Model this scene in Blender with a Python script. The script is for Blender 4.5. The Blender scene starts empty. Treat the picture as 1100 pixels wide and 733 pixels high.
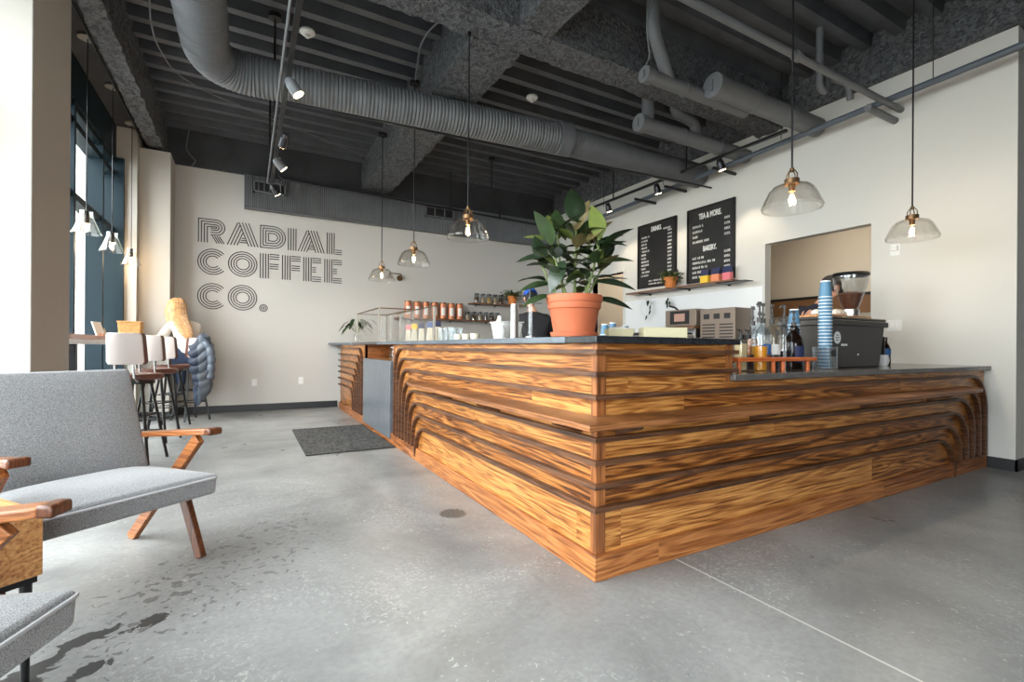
SKY = 10.0; EXPO = 0.68
import bpy, math, random
from mathutils import Vector, Matrix, Euler
random.seed(7)
PI = math.pi
scene = bpy.context.scene
COL = scene.collection

# ------------------------------------------------------------------ materials
MAT = {}
def new_mat(name):
    m = bpy.data.materials.new(name); m.use_nodes = True
    nt = m.node_tree
    b = nt.nodes['Principled BSDF']
    MAT[name] = m
    return m, nt, b
def srgb(r, g, b):
    def f(c):
        c /= 255.0
        return c / 12.92 if c <= 0.04045 else ((c + 0.055) / 1.055) ** 2.4
    return (f(r), f(g), f(b), 1.0)
def N(nt, typ, **kw):
    n = nt.nodes.new(typ)
    for k, v in kw.items():
        setattr(n, k, v)
    return n
def ramp(nt, stops):
    r = N(nt, 'ShaderNodeValToRGB')
    e = r.color_ramp.elements
    e[0].position, e[0].color = stops[0]
    e[1].position, e[1].color = stops[-1]
    for p, c in stops[1:-1]:
        x = e.new(p); x.color = c
    return r
def bump(nt, b, src, strength, dist=0.01):
    bp = N(nt, 'ShaderNodeBump'); bp.inputs['Strength'].default_value = strength; bp.inputs['Distance'].default_value = dist
    nt.links.new(src, bp.inputs['Height']); nt.links.new(bp.outputs[0], b.inputs['Normal'])
def plain(name, col, rough=0.5, metal=0.0, noise=0.0, nscale=8.0, bmp=0.0, bscale=60.0, spec=None):
    m, nt, b = new_mat(name)
    b.inputs['Base Color'].default_value = col
    b.inputs['Roughness'].default_value = rough
    b.inputs['Metallic'].default_value = metal
    if spec is not None: b.inputs['Specular IOR Level'].default_value = spec
    tc = N(nt, 'ShaderNodeTexCoord')
    if noise > 0:
        n = N(nt, 'ShaderNodeTexNoise'); n.inputs['Scale'].default_value = nscale; n.inputs['Detail'].default_value = 5
        nt.links.new(tc.outputs['Object'], n.inputs['Vector'])
        lo = tuple(c * (1 - noise) for c in col[:3]) + (1,); hi = tuple(min(1, c * (1 + noise)) for c in col[:3]) + (1,)
        r = ramp(nt, [(0.3, lo), (0.7, hi)])
        nt.links.new(n.outputs['Fac'], r.inputs['Fac']); nt.links.new(r.outputs['Color'], b.inputs['Base Color'])
    if bmp > 0:
        n = N(nt, 'ShaderNodeTexNoise'); n.inputs['Scale'].default_value = bscale; n.inputs['Detail'].default_value = 4
        nt.links.new(tc.outputs['Object'], n.inputs['Vector'])
        bump(nt, b, n.outputs['Fac'], bmp)
    return m
def emit(name, col, strength):
    m, nt, b = new_mat(name)
    b.inputs['Base Color'].default_value = col
    b.inputs['Emission Color'].default_value = col
    b.inputs['Emission Strength'].default_value = strength
    return m
def glass(name, tint=(1, 1, 1, 1), edge=0.6, rough=0.02, extra=0.0):
    m, nt, b = new_mat(name)
    nt.nodes.remove(b)
    out = nt.nodes['Material Output']
    tr = N(nt, 'ShaderNodeBsdfTransparent'); tr.inputs[0].default_value = tint
    gl = N(nt, 'ShaderNodeBsdfGlossy'); gl.inputs['Roughness'].default_value = rough
    lw = N(nt, 'ShaderNodeLayerWeight'); lw.inputs[0].default_value = 0.5
    pw = N(nt, 'ShaderNodeMath', operation='POWER'); pw.inputs[1].default_value = 4.0
    nt.links.new(lw.outputs['Facing'], pw.inputs[0])
    ad = N(nt, 'ShaderNodeMath', operation='MULTIPLY_ADD'); ad.inputs[1].default_value = edge; ad.inputs[2].default_value = 0.035 + extra; ad.use_clamp = True
    mx = N(nt, 'ShaderNodeMixShader')
    nt.links.new(pw.outputs[0], ad.inputs[0]); nt.links.new(ad.outputs[0], mx.inputs[0])
    nt.links.new(tr.outputs[0], mx.inputs[1]); nt.links.new(gl.outputs[0], mx.inputs[2])
    nt.links.new(mx.outputs[0], out.inputs[0])
    return m
def wood(name, dark, mid, light, rough=0.38, along='u', zs=1.0, boards=None, ringamp=1.0, coat=0.0):
    """along 'u' : grain runs horizontally (x+y), 'y','x','z' : along that local axis"""
    m, nt, b = new_mat(name)
    L = nt.links.new
    tc = N(nt, 'ShaderNodeTexCoord'); sp = N(nt, 'ShaderNodeSeparateXYZ'); L(tc.outputs['Object'], sp.inputs[0])
    def math_(op, a, c):
        n = N(nt, 'ShaderNodeMath', operation=op)
        for i, v in enumerate((a, c)):
            if v is None: continue
            if isinstance(v, (int, float)): n.inputs[i].default_value = v
            else: L(v, n.inputs[i])
        return n.outputs[0]
    X, Y, Z = sp.outputs
    if along == 'u': u = math_('ADD', X, Y); v = Z; w = math_('SUBTRACT', X, Y); w = math_('MULTIPLY', w, 0.02)
    elif along == 'y': u, v, w = Y, X, Z
    elif along == 'x': u, v, w = X, Y, Z
    else: u, v, w = Z, X, Y
    rnd = None
    if boards:
        bu = math_('MAXIMUM', math_('FLOOR', math_('DIVIDE', math_('SUBTRACT', v, 0.0165), boards[1]), None), 2.0)
        off = math_('MULTIPLY', bu, 0.377)
        bl = math_('FLOOR', math_('DIVIDE', math_('ADD', u, off), boards[0]), None)
        cb = N(nt, 'ShaderNodeCombineXYZ'); L(bu, cb.inputs[0]); L(bl, cb.inputs[1])
        wn = N(nt, 'ShaderNodeTexWhiteNoise', noise_dimensions='3D'); L(cb.outputs[0], wn.inputs['Vector'])
        rnd = wn.outputs['Value']
        u = math_('ADD', u, math_('MULTIPLY', rnd, 13.0)); v = math_('ADD', v, math_('MULTIPLY', rnd, 3.1))
    c1 = N(nt, 'ShaderNodeCombineXYZ')
    L(math_('MULTIPLY', u, 0.55), c1.inputs[0]); L(math_('MULTIPLY', v, 5.5 * zs), c1.inputs[1]); L(math_('MULTIPLY', w, 5.0 * zs), c1.inputs[2])
    n1 = N(nt, 'ShaderNodeTexNoise'); n1.inputs['Scale'].default_value = 1.0; n1.inputs['Detail'].default_value = 3; n1.inputs['Distortion'].default_value = 0.5
    L(c1.outputs[0], n1.inputs['Vector'])
    ring = math_('SINE', math_('MULTIPLY', n1.outputs['Fac'], 80.0 * ringamp), None)
    ring = math_('MULTIPLY_ADD', ring, 0.5); ring.node.inputs[2].default_value = 0.5
    c2 = N(nt, 'ShaderNodeCombineXYZ')
    L(math_('MULTIPLY', u, 2.2), c2.inputs[0]); L(math_('MULTIPLY', v, 70.0 * zs), c2.inputs[1]); L(math_('MULTIPLY', w, 90.0 * zs), c2.inputs[2])
    n2 = N(nt, 'ShaderNodeTexNoise'); n2.inputs['Scale'].default_value = 1.0; n2.inputs['Detail'].default_value = 6; n2.inputs['Roughness'].default_value = 0.65
    L(c2.outputs[0], n2.inputs['Vector'])
    f = math_('ADD', math_('MULTIPLY', ring, 0.17), math_('MULTIPLY', n2.outputs['Fac'], 0.86))
    if rnd is not None:
        f = math_('ADD', f, math_('MULTIPLY', math_('SUBTRACT', rnd, 0.5), 0.16))
    r = ramp(nt, [(0.30, dark), (0.47, mid), (0.70, light)])
    L(f, r.inputs['Fac']); L(r.outputs['Color'], b.inputs['Base Color'])
    b.inputs['Roughness'].default_value = rough
    b.inputs['Coat Weight'].default_value = coat
    bump(nt, b, n2.outputs['Fac'], 0.12, 0.004)
    return m

W1 = (srgb(58, 28, 10), srgb(144, 85, 36), srgb(206, 146, 80))
wood('walnut_panel', *W1, rough=0.34, zs=1.35, boards=(2.3, 0.1015))
wood('walnut_fin', srgb(44, 26, 17), srgb(78, 49, 32), srgb(108, 72, 48), rough=0.42)
wood('walnut_base', srgb(72, 34, 13), srgb(142, 82, 40), srgb(188, 124, 70), zs=1.3, rough=0.38, boards=(2.2, 0.3))
wood('walnut_stile', srgb(70, 36, 16), srgb(126, 74, 38), srgb(164, 104, 58), along='z', rough=0.4)
wood('teak_y', srgb(72, 36, 16), srgb(126, 72, 36), srgb(166, 106, 58), along='y', zs=2)
wood('teak_z', srgb(96, 46, 20), srgb(150, 82, 38), srgb(186, 116, 60), along='z', zs=2)
wood('walnut_ledge', srgb(66, 34, 16), srgb(124, 76, 42), srgb(162, 108, 66), zs=1.5, rough=0.36)
wood('teak_dark', srgb(42, 20, 10), srgb(78, 42, 23), srgb(108, 62, 36), along='z', zs=2)
wood('table_wood', srgb(140, 84, 44), srgb(200, 140, 84), srgb(224, 172, 116), along='x', zs=1.3)
wood('shelf_wood', srgb(70, 44, 30), srgb(112, 76, 54), srgb(146, 104, 76), along='u', zs=2)
wood('rail_wood', srgb(150, 66, 24), srgb(202, 96, 40), srgb(226, 124, 60), along='x', zs=3)
wood('tray_wood', srgb(120, 74, 50), srgb(160, 104, 76), srgb(186, 134, 100), along='y', zs=2)

def concrete():
    m, nt, b = new_mat('concrete_floor'); L = nt.links.new
    tc = N(nt, 'ShaderNodeNewGeometry')
    def noise(scale, detail=5, rough=0.6, dist=0.0, off=(0, 0, 0), sc=(1, 1, 1)):
        mp = N(nt, 'ShaderNodeMapping'); mp.inputs['Location'].default_value = off; mp.inputs['Scale'].default_value = sc
        L(tc.outputs['Position'], mp.inputs[0])
        n = N(nt, 'ShaderNodeTexNoise'); n.inputs['Scale'].default_value = scale; n.inputs['Detail'].default_value = detail
        n.inputs['Roughness'].default_value = rough; n.inputs['Distortion'].default_value = dist
        L(mp.outputs[0], n.inputs['Vector']); return n.outputs['Fac']
    def mth(op, a, c, d=None):
        n = N(nt, 'ShaderNodeMath', operation=op)
        for i, v in enumerate((a, c, d)):
            if v is None: continue
            if isinstance(v, (int, float)): n.inputs[i].default_value = v
            else: L(v, n.inputs[i])
        return n.outputs[0]
    def mix(f, a, c):
        n = N(nt, 'ShaderNodeMix', data_type='RGBA')
        L(f, n.inputs[0])
        for i, v in ((6, a), (7, c)):
            if isinstance(v, tuple): n.inputs[i].default_value = v
            else: L(v, n.inputs[i])
        return n.outputs[2]
    def step(f, lo, hi):
        n = N(nt, 'ShaderNodeMapRange'); L(f, n.inputs[0]); n.inputs[1].default_value = lo; n.inputs[2].default_value = hi
        return n.outputs[0]
    base = ramp(nt, [(0.3, srgb(112, 112, 112)), (0.5, srgb(144, 144, 143)), (0.7, srgb(166, 166, 165))])
    L(noise(1.1, 8, 0.62, 0.6), base.inputs['Fac'])
    # fine mottling
    c = mix(mth('MULTIPLY', step(noise(38, 4), 0.38, 0.68), 0.28), base.outputs['Color'], srgb(106, 106, 106))
    # white scuffs, thin swirls in patches
    ridg = mth('ABSOLUTE', mth('SUBTRACT', noise(11, 3, 0.6, 2.2, (3, 1, 0)), 0.5), None)
    thin = step(ridg, 0.035, 0.005)
    patch = step(noise(1.7, 3, 0.6, 0.4, (9, 4, 0)), 0.46, 0.62)
    brk = step(noise(55, 2, 0.5, 0, (2, 8, 0)), 0.46, 0.54)
    scuff = mth('MULTIPLY', mth('MULTIPLY', thin, patch), brk)
    speck = mth('MULTIPLY', step(noise(48, 2, 0.5, 0.8, (5, 5, 0)), 0.66, 0.71), step(noise(2.4, 3, 0.6, 0, (1, 7, 0)), 0.42, 0.56))
    c = mix(mth('MULTIPLY', mth('MAXIMUM', scuff, speck), 0.6), c, srgb(204, 204, 201))
    # dark stains near the armchairs
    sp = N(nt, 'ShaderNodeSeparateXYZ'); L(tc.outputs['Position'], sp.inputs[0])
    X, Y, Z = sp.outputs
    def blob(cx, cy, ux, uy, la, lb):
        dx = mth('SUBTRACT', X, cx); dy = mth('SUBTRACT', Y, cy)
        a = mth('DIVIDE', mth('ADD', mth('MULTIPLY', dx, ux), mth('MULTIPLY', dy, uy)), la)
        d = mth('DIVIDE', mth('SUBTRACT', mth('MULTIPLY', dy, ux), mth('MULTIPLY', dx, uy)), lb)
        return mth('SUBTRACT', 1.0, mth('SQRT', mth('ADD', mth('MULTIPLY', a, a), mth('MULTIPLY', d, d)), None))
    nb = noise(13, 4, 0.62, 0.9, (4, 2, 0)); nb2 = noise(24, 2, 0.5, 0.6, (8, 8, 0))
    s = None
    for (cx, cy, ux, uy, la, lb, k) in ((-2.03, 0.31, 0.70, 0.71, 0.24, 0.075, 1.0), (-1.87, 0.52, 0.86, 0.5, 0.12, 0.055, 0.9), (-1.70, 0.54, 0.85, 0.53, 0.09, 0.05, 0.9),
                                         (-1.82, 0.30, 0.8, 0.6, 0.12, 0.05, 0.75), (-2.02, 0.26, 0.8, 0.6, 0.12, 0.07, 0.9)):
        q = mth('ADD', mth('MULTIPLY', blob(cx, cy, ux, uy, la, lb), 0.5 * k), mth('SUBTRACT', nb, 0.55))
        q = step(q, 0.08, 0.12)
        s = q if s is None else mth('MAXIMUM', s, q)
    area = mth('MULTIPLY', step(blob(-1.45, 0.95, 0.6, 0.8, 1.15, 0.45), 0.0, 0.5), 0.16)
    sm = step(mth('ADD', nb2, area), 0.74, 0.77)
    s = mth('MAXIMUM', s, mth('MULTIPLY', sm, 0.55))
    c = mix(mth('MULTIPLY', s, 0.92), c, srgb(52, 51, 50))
    # control joints
    j1 = step(mth('ABSOLUTE', mth('SUBTRACT', Y, 1.91), None), 0.005, 0.003)
    j1 = mth('MULTIPLY', j1, step(noise(5, 2, 0.5, 0, (6, 6, 0)), 0.3, 0.6))
    c = mix(mth('MULTIPLY', j1, 0.6), c, srgb(92, 92, 92))
    j2 = mth('MULTIPLY', step(mth('ABSOLUTE', mth('SUBTRACT', X, 0.485), None), 0.006, 0.004), step(Y, 0.1, 0.0))
    c = mix(mth('MULTIPLY', j2, 0.8), c, srgb(214, 213, 208))
    L(c, b.inputs['Base Color'])
    rr = N(nt, 'ShaderNodeMapRange'); L(noise(2.3, 5), rr.inputs[0]); rr.inputs[1].default_value = 0.3; rr.inputs[2].default_value = 0.7
    rr.inputs[3].default_value = 0.26; rr.inputs[4].default_value = 0.46
    L(rr.outputs[0], b.inputs['Roughness'])
    bump(nt, b, noise(30, 4), 0.05, 0.003)
concrete()

plain('wall_white', srgb(210, 208, 203), 0.85, bmp=0.06, bscale=220)
plain('wall_greige', srgb(198, 194, 189), 0.85, bmp=0.06, bscale=220)
plain('wall_pillar', srgb(180, 174, 166), 0.85, bmp=0.06, bscale=220)
plain('wall_taupe', srgb(128, 122, 116), 0.85)
plain('wall_beige', srgb(196, 184, 166), 0.85)
plain('ceiling_black', srgb(58, 59, 63), 0.75, noise=0.25, nscale=3, bmp=0.35, bscale=30)
plain('deck_paint', srgb(80, 82, 87), 0.5, noise=0.2, nscale=4)
plain('duct_paint', srgb(98, 100, 104), 0.5, noise=0.1, nscale=5)
plain('pipe_paint', srgb(104, 106, 110), 0.5, noise=0.1, nscale=5)
plain('pipe_blue', srgb(84, 92, 102), 0.45)
plain('baseboard_black', srgb(28, 29, 32), 0.4)
plain('pump_grey', srgb(78, 75, 74), 0.55)
plain('jacket_grey', srgb(88, 96, 108), 0.45, noise=0.12, nscale=9)
plain('jacket_lower', srgb(78, 82, 90), 0.5)  # darker grey of the jacket's lower part
plain('navy_lining', srgb(34, 44, 64), 0.6)
plain('black_metal', srgb(26, 26, 28), 0.4, metal=0.3)
plain('dark_metal', srgb(58, 58, 62), 0.35, metal=0.8)
plain('steel', srgb(196, 196, 196), 0.28, metal=1.0)
plain('brushed', srgb(176, 170, 162), 0.4, metal=0.7)
plain('oven_steel', srgb(138, 124, 112), 0.4, metal=0.4)
plain('oven_window', srgb(186, 146, 130), 0.3)
plain('brass', srgb(112, 86, 60), 0.35, metal=0.8)
plain('lettering_black', srgb(52, 50, 50), 0.6)
plain('board_black', srgb(28, 27, 28), 0.55)
plain('board_text', srgb(235, 235, 232), 0.6)
plain('window_frame', srgb(18, 34, 42), 0.6, spec=0.2)
plain('slate_grey', srgb(90, 97, 104), 0.22, noise=0.14, nscale=14)
plain('slate_panel', srgb(94, 98, 103), 0.3, noise=0.16, nscale=9)
plain('slate_black', srgb(38, 40, 44), 0.22, noise=0.25, nscale=30)
plain('slate_low', srgb(92, 88, 86), 0.16, noise=0.15, nscale=20)
plain('terracotta', srgb(182, 96, 62), 0.7, noise=0.08, nscale=12)
plain('terracotta2', srgb(214, 128, 62), 0.7, noise=0.08, nscale=12)
plain('soil', srgb(44, 32, 24), 0.95, noise=0.4, nscale=60)
plain('white_gloss', srgb(238, 238, 238), 0.25)
plain('paper', srgb(236, 232, 222), 0.7)
plain('cream', srgb(196, 188, 154), 0.6)
plain('cup_blue', srgb(84, 128, 160), 0.55)
plain('cup_rim', srgb(236, 240, 242), 0.5)
plain('skin', srgb(214, 158, 130), 0.55)
plain('cloth_black', srgb(40, 40, 44), 0.85, bmp=0.4, bscale=200)
plain('cloth_navy', srgb(34, 32, 44), 0.85)
plain('cap_blue', srgb(28, 82, 178), 0.7)
plain('cap_dark', srgb(58, 54, 54), 0.8)
plain('sweater', srgb(226, 216, 204), 0.9, bmp=0.5, bscale=120)
plain('denim', srgb(52, 66, 92), 0.85)
plain('coat', srgb(66, 78, 98), 0.5, noise=0.2, nscale=7, bmp=0.4, bscale=25)
plain('coat_dark', srgb(52, 60, 74), 0.6)
plain('bin_grey', srgb(74, 70, 68), 0.5)
plain('bin_lid', srgb(62, 59, 58), 0.45)
plain('stool_white', srgb(226, 214, 210), 0.35)
plain('stool_brown', srgb(92, 54, 42), 0.45, noise=0.15)
plain('copper_tin', srgb(196, 120, 82), 0.4, metal=0.25)
plain('label_white', srgb(232, 230, 226), 0.6)
plain('jar_fill_tan', srgb(176, 150, 118), 0.8, noise=0.3, nscale=60)
plain('jar_fill_brown', srgb(92, 64, 44), 0.8, noise=0.3, nscale=60)
plain('jar_fill_gold', srgb(206, 160, 80), 0.8, noise=0.2, nscale=60)
plain('bean', srgb(104, 58, 34), 0.45, noise=0.5, nscale=90)
plain('bag_cream', srgb(226, 216, 196), 0.7)
plain('bag_yellow', srgb(232, 196, 60), 0.6)
plain('bag_orange', srgb(226, 140, 100), 0.6)
plain('bag_pink', srgb(222, 120, 130), 0.6)
plain('bag_navy', srgb(40, 48, 84), 0.6)
plain('bag_blue', srgb(96, 116, 170), 0.6)
plain('plastic_white', srgb(228, 228, 226), 0.5)
plain('wicker', srgb(190, 142, 86), 0.8, noise=0.3, nscale=50, bmp=0.6, bscale=90)
plain('drain_metal', srgb(150, 148, 144), 0.45, metal=0.6)
plain('drain_dark', srgb(60, 56, 52), 0.7)
plain('asphalt', srgb(150, 152, 150), 0.9)
plain('hedge_green', srgb(74, 92, 78), 0.9, noise=0.5, nscale=3)
plain('hair', srgb(190, 146, 100), 0.45, noise=0.35, nscale=30)
plain('leaf_green', srgb(50, 66, 38), 0.28, noise=0.3, nscale=10)
plain('leaf_dark', srgb(40, 54, 36), 0.22, noise=0.3, nscale=10)
plain('leaf_lime', srgb(112, 124, 62), 0.35, noise=0.2, nscale=10)
plain('leaf_brown', srgb(104, 92, 58), 0.4, noise=0.2, nscale=10)
plain('stem_green', srgb(110, 124, 70), 0.6)
plain('twig', srgb(96, 82, 60), 0.8)
plain('tile_white', srgb(232, 234, 236), 0.25)
plain('band_brown', srgb(120, 84, 52), 0.5)
plain('liquid_amber', srgb(226, 150, 40), 0.15)
plain('liquid_cola', srgb(34, 26, 34), 0.1)
plain('liquid_brown', srgb(178, 108, 50), 0.15)
plain('glass_amber_dark', srgb(26, 16, 12), 0.08)
plain('blue_label', srgb(40, 96, 160), 0.5)
plain('liquid_cream', srgb(224, 202, 156), 0.3)
glass('clear_glass', (0.98, 0.98, 0.975, 1), 0.55)
glass('lamp_glass', (0.99, 0.98, 0.965, 1), 0.9, rough=0.06, extra=0.05)
plain('piping_grey', srgb(176, 176, 180), 0.9)
glass('bottle_glass', (0.93, 0.95, 0.96, 1), 0.6, extra=0.03)
glass('acrylic', (0.93, 0.95, 0.97, 1), 0.6, extra=0.04)
glass('frosted_acrylic', (0.92, 0.95, 0.97, 1), 0.5, rough=0.3, extra=0.2)
glass('window_glass', (0.95, 0.98, 0.98, 1), 0.3)
emit('bulb_filament', (1.0, 0.72, 0.38, 1), 70.0)
emit('spot_lens', (1.0, 0.74, 0.42, 1), 14.0)
emit('fill_panel_glow', (1.0, 0.93, 0.82, 1), 16.0)  # glow of the added fill panels in the back room

def fireproof():
    m, nt, b = new_mat('fireproofing'); L = nt.links.new
    tc = N(nt, 'ShaderNodeTexCoord')
    v = N(nt, 'ShaderNodeTexNoise'); v.inputs['Scale'].default_value = 20; v.inputs['Detail'].default_value = 4; v.inputs['Distortion'].default_value = 1.2
    L(tc.outputs['Object'], v.inputs['Vector'])
    r = ramp(nt, [(0.35, srgb(62, 63, 67)), (0.65, srgb(108, 110, 114))]); L(v.outputs['Fac'], r.inputs['Fac']); L(r.outputs['Color'], b.inputs['Base Color'])
    b.inputs['Roughness'].default_value = 0.85
    bump(nt, b, v.outputs['Fac'], 1.0, 0.04)
fireproof()
def fabric():
    m, nt, b = new_mat('grey_tweed'); L = nt.links.new
    tc = N(nt, 'ShaderNodeTexCoord')
    v = N(nt, 'ShaderNodeTexNoise'); v.inputs['Scale'].default_value = 420; v.inputs['Detail'].default_value = 2
    L(tc.outputs['Object'], v.inputs['Vector'])
    r = ramp(nt, [(0.36, srgb(94, 95, 98)), (0.5, srgb(130, 131, 134)), (0.64, srgb(164, 164, 166))]); L(v.outputs['Fac'], r.inputs['Fac']); L(r.outputs['Color'], b.inputs['Base Color'])
    b.inputs['Roughness'].default_value = 0.95
    b.inputs['Sheen Weight'].default_value = 0.3
    bump(nt, b, v.outputs['Fac'], 0.4, 0.003)
fabric()
def matmat():
    m, nt, b = new_mat('mat_pile'); L = nt.links.new
    tc = N(nt, 'ShaderNodeTexCoord')
    v = N(nt, 'ShaderNodeTexNoise'); v.inputs['Scale'].default_value = 42; v.inputs['Detail'].default_value = 6
    L(tc.outputs['Object'], v.inputs['Vector'])
    r = ramp(nt, [(0.4, srgb(36, 35, 34)), (0.6, srgb(88, 86, 83))]); L(v.outputs['Fac'], r.inputs['Fac']); L(r.outputs['Color'], b.inputs['Base Color'])
    b.inputs['Roughness'].default_value = 1.0
    bump(nt, b, v.outputs['Fac'], 0.8, 0.01)
matmat()

# ------------------------------------------------------------------ geometry
class G:
    def __init__(self):
        self.v = []; self.f = []; self.mi = []; self.sm = []; self.m = 0
    def add(self, vs, fs, smooth=False):
        o = len(self.v); self.v += [tuple(p) for p in vs]
        for f in fs:
            self.f.append(tuple(i + o for i in f)); self.mi.append(self.m); self.sm.append(smooth)
        return self
    def box(self, x0, x1, y0, y1, z0, z1):
        vs = [(x, y, z) for x in (x0, x1) for y in (y0, y1) for z in (z0, z1)]
        return self.add(vs, [(0, 1, 3, 2), (4, 6, 7, 5), (0, 4, 5, 1), (2, 3, 7, 6), (0, 2, 6, 4), (1, 5, 7, 3)])
    def hexa(self, b4, t4):
        """bottom quad and top quad (both ccw seen from above)"""
        return self.add(list(b4) + list(t4), [(3, 2, 1, 0), (4, 5, 6, 7)] + [(i, (i + 1) % 4, (i + 1) % 4 + 4, i + 4) for i in range(4)])
    def bar(self, p0, p1, w, d, up=(0, 0, 1), w1=None, d1=None):
        """rectangular bar from p0 to p1; w along side, d along up-ish"""
        p0 = Vector(p0); p1 = Vector(p1); t = (p1 - p0).normalized(); up = Vector(up)
        s = t.cross(up)
        if s.length < 1e-4: s = t.cross(Vector((0, 1, 0)))
        s.normalize(); n = s.cross(t).normalized()
        w1 = w if w1 is None else w1; d1 = d if d1 is None else d1
        a = [p0 + s * (i * w / 2) + n * (j * d / 2) for i, j in ((-1, -1), (1, -1), (1, 1), (-1, 1))]
        c = [p1 + s * (i * w1 / 2) + n * (j * d1 / 2) for i, j in ((-1, -1), (1, -1), (1, 1), (-1, 1))]
        return self.add(a + c, [(0, 1, 2, 3), (7, 6, 5, 4)] + [(i, i + 4, (i + 1) % 4 + 4, (i + 1) % 4) for i in range(4)])
    def cyl(self, p0, p1, r0, r1=None, n=16, cap=True):
        r1 = r0 if r1 is None else r1
        p0 = Vector(p0); p1 = Vector(p1); t = (p1 - p0).normalized()
        a = t.cross(Vector((0, 0, 1)))
        if a.length < 1e-4: a = Vector((1, 0, 0))
        a.normalize(); b = t.cross(a)
        vs = []
        for p, r in ((p0, r0), (p1, r1)):
            for i in range(n):
                q = 2 * PI * i / n; vs.append(p + a * (r * math.cos(q)) + b * (r * math.sin(q)))
        self.add(vs, [(i, (i + 1) % n, (i + 1) % n + n, i + n) for i in range(n)], True)
        if cap:
            self.add(vs[:n], [tuple(range(n - 1, -1, -1))]); self.add(vs[n:], [tuple(range(n))])
        return self
    def lathe(self, c, prof, n=24, sx=1.0, sy=1.0, smooth=True):
        """prof: list of (r, z) ; c: centre base"""
        vs = []; cx, cy, cz = c
        for r, z in prof:
            for i in range(n):
                q = 2 * PI * i / n; vs.append((cx + r * sx * math.cos(q), cy + r * sy * math.sin(q), cz + z))
        fs = []
        for k in range(len(prof) - 1):
            for i in range(n):
                fs.append((k * n + i, k * n + (i + 1) % n, (k + 1) * n + (i + 1) % n, (k + 1) * n + i))
        self.add(vs, fs, smooth)
        if prof[0][0] > 1e-5: self.add(vs[:n], [tuple(range(n - 1, -1, -1))])
        if prof[-1][0] > 1e-5: self.add(vs[-n:], [tuple(range(n))])
        return self
    def shell(self, c, prof, n=24):
        vs = []; cx, cy, cz = c
        for r, z in prof:
            for i in range(n):
                q = 2 * PI * i / n; vs.append((cx + r * math.cos(q), cy + r * math.sin(q), cz + z))
        fs = []
        for k in range(len(prof) - 1):
            for i in range(n):
                fs.append((k * n + i, k * n + (i + 1) % n, (k + 1) * n + (i + 1) % n, (k + 1) * n + i))
        return self.add(vs, fs, True)
    def tube(self, pts, r, n=8, cap=True, radii=None):
        pts = [Vector(p) for p in pts]; vs = []; prev = None
        for k, p in enumerate(pts):
            if k == 0: t = pts[1] - p
            elif k == len(pts) - 1: t = p - pts[k - 1]
            else: t = (pts[k + 1] - p).normalized() + (p - pts[k - 1]).normalized()
            t.normalize()
            if prev is None:
                a = t.cross(Vector((0, 0, 1)))
                if a.length < 1e-3: a = t.cross(Vector((1, 0, 0)))
            else:
                a = prev - t * prev.dot(t)
            a.normalize(); prev = a; b = t.cross(a)
            rr = radii[k] if radii else r
            for i in range(n):
                q = 2 * PI * i / n; vs.append(p + a * (rr * math.cos(q)) + b * (rr * math.sin(q)))
        m = len(pts)
        self.add(vs, [(k * n + i, k * n + (i + 1) % n, (k + 1) * n + (i + 1) % n, (k + 1) * n + i) for k in range(m - 1) for i in range(n)], True)
        if cap:
            self.add(vs[:n], [tuple(range(n - 1, -1, -1))]); self.add(vs[-n:], [tuple(range(n))])
        return self
    def sphere(self, c, r, sx=1, sy=1, sz=1, n=16, m=10):
        prof = [(max(1e-6, r * math.sin(PI * k / m)), -r * sz * math.cos(PI * k / m)) for k in range(m + 1)]
        return self.lathe(c, prof, n, sx, sy)
    def prism(self, poly, fn, h0, h1):
        """poly 2D (ccw), fn(a,b,h)->xyz"""
        n = len(poly)
        vs = [fn(a, b, h0) for a, b in poly] + [fn(a, b, h1) for a, b in poly]
        return self.add(vs, [tuple(range(n - 1, -1, -1)), tuple(range(n, 2 * n))] + [(i, (i + 1) % n, (i + 1) % n + n, i + n) for i in range(n)])
    def ribbon(self, path, t, fn, h0, h1, closed=False):
        """2D path thickened by t and extruded between heights h0,h1"""
        n = len(path); L = []; R = []
        for k in range(n):
            p = Vector(path[k])
            if closed:
                a = Vector(path[k - 1]); c = Vector(path[(k + 1) % n])
            else:
                a = Vector(path[k - 1]) if k else None; c = Vector(path[k + 1]) if k < n - 1 else None
            d1 = (p - a).normalized() if a is not None else None; d2 = (c - p).normalized() if c is not None else None
            if d1 is None: d1 = d2
            if d2 is None: d2 = d1
            n1 = Vector((-d1.y, d1.x)); n2 = Vector((-d2.y, d2.x)); mm = n1 + n2
            if mm.length < 1e-6: mm = n1
            mm.normalize(); s = t / 2 / max(0.3, mm.dot(n1))
            L.append(p + mm * s); R.append(p - mm * s)
        vs = [];
        for k in range(n):
            vs += [fn(L[k].x, L[k].y, h0), fn(R[k].x, R[k].y, h0), fn(R[k].x, R[k].y, h1), fn(L[k].x, L[k].y, h1)]
        fs = []
        rng = range(n if closed else n - 1)
        for k in rng:
            a = 4 * k; b = 4 * ((k + 1) % n)
            for i in range(4):
                fs.append((a + i, b + i, b + (i + 1) % 4, a + (i + 1) % 4))
        if not closed:
            fs += [(3, 2, 1, 0), (4 * n - 4, 4 * n - 3, 4 * n - 2, 4 * n - 1)]
        return self.add(vs, fs)
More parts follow.
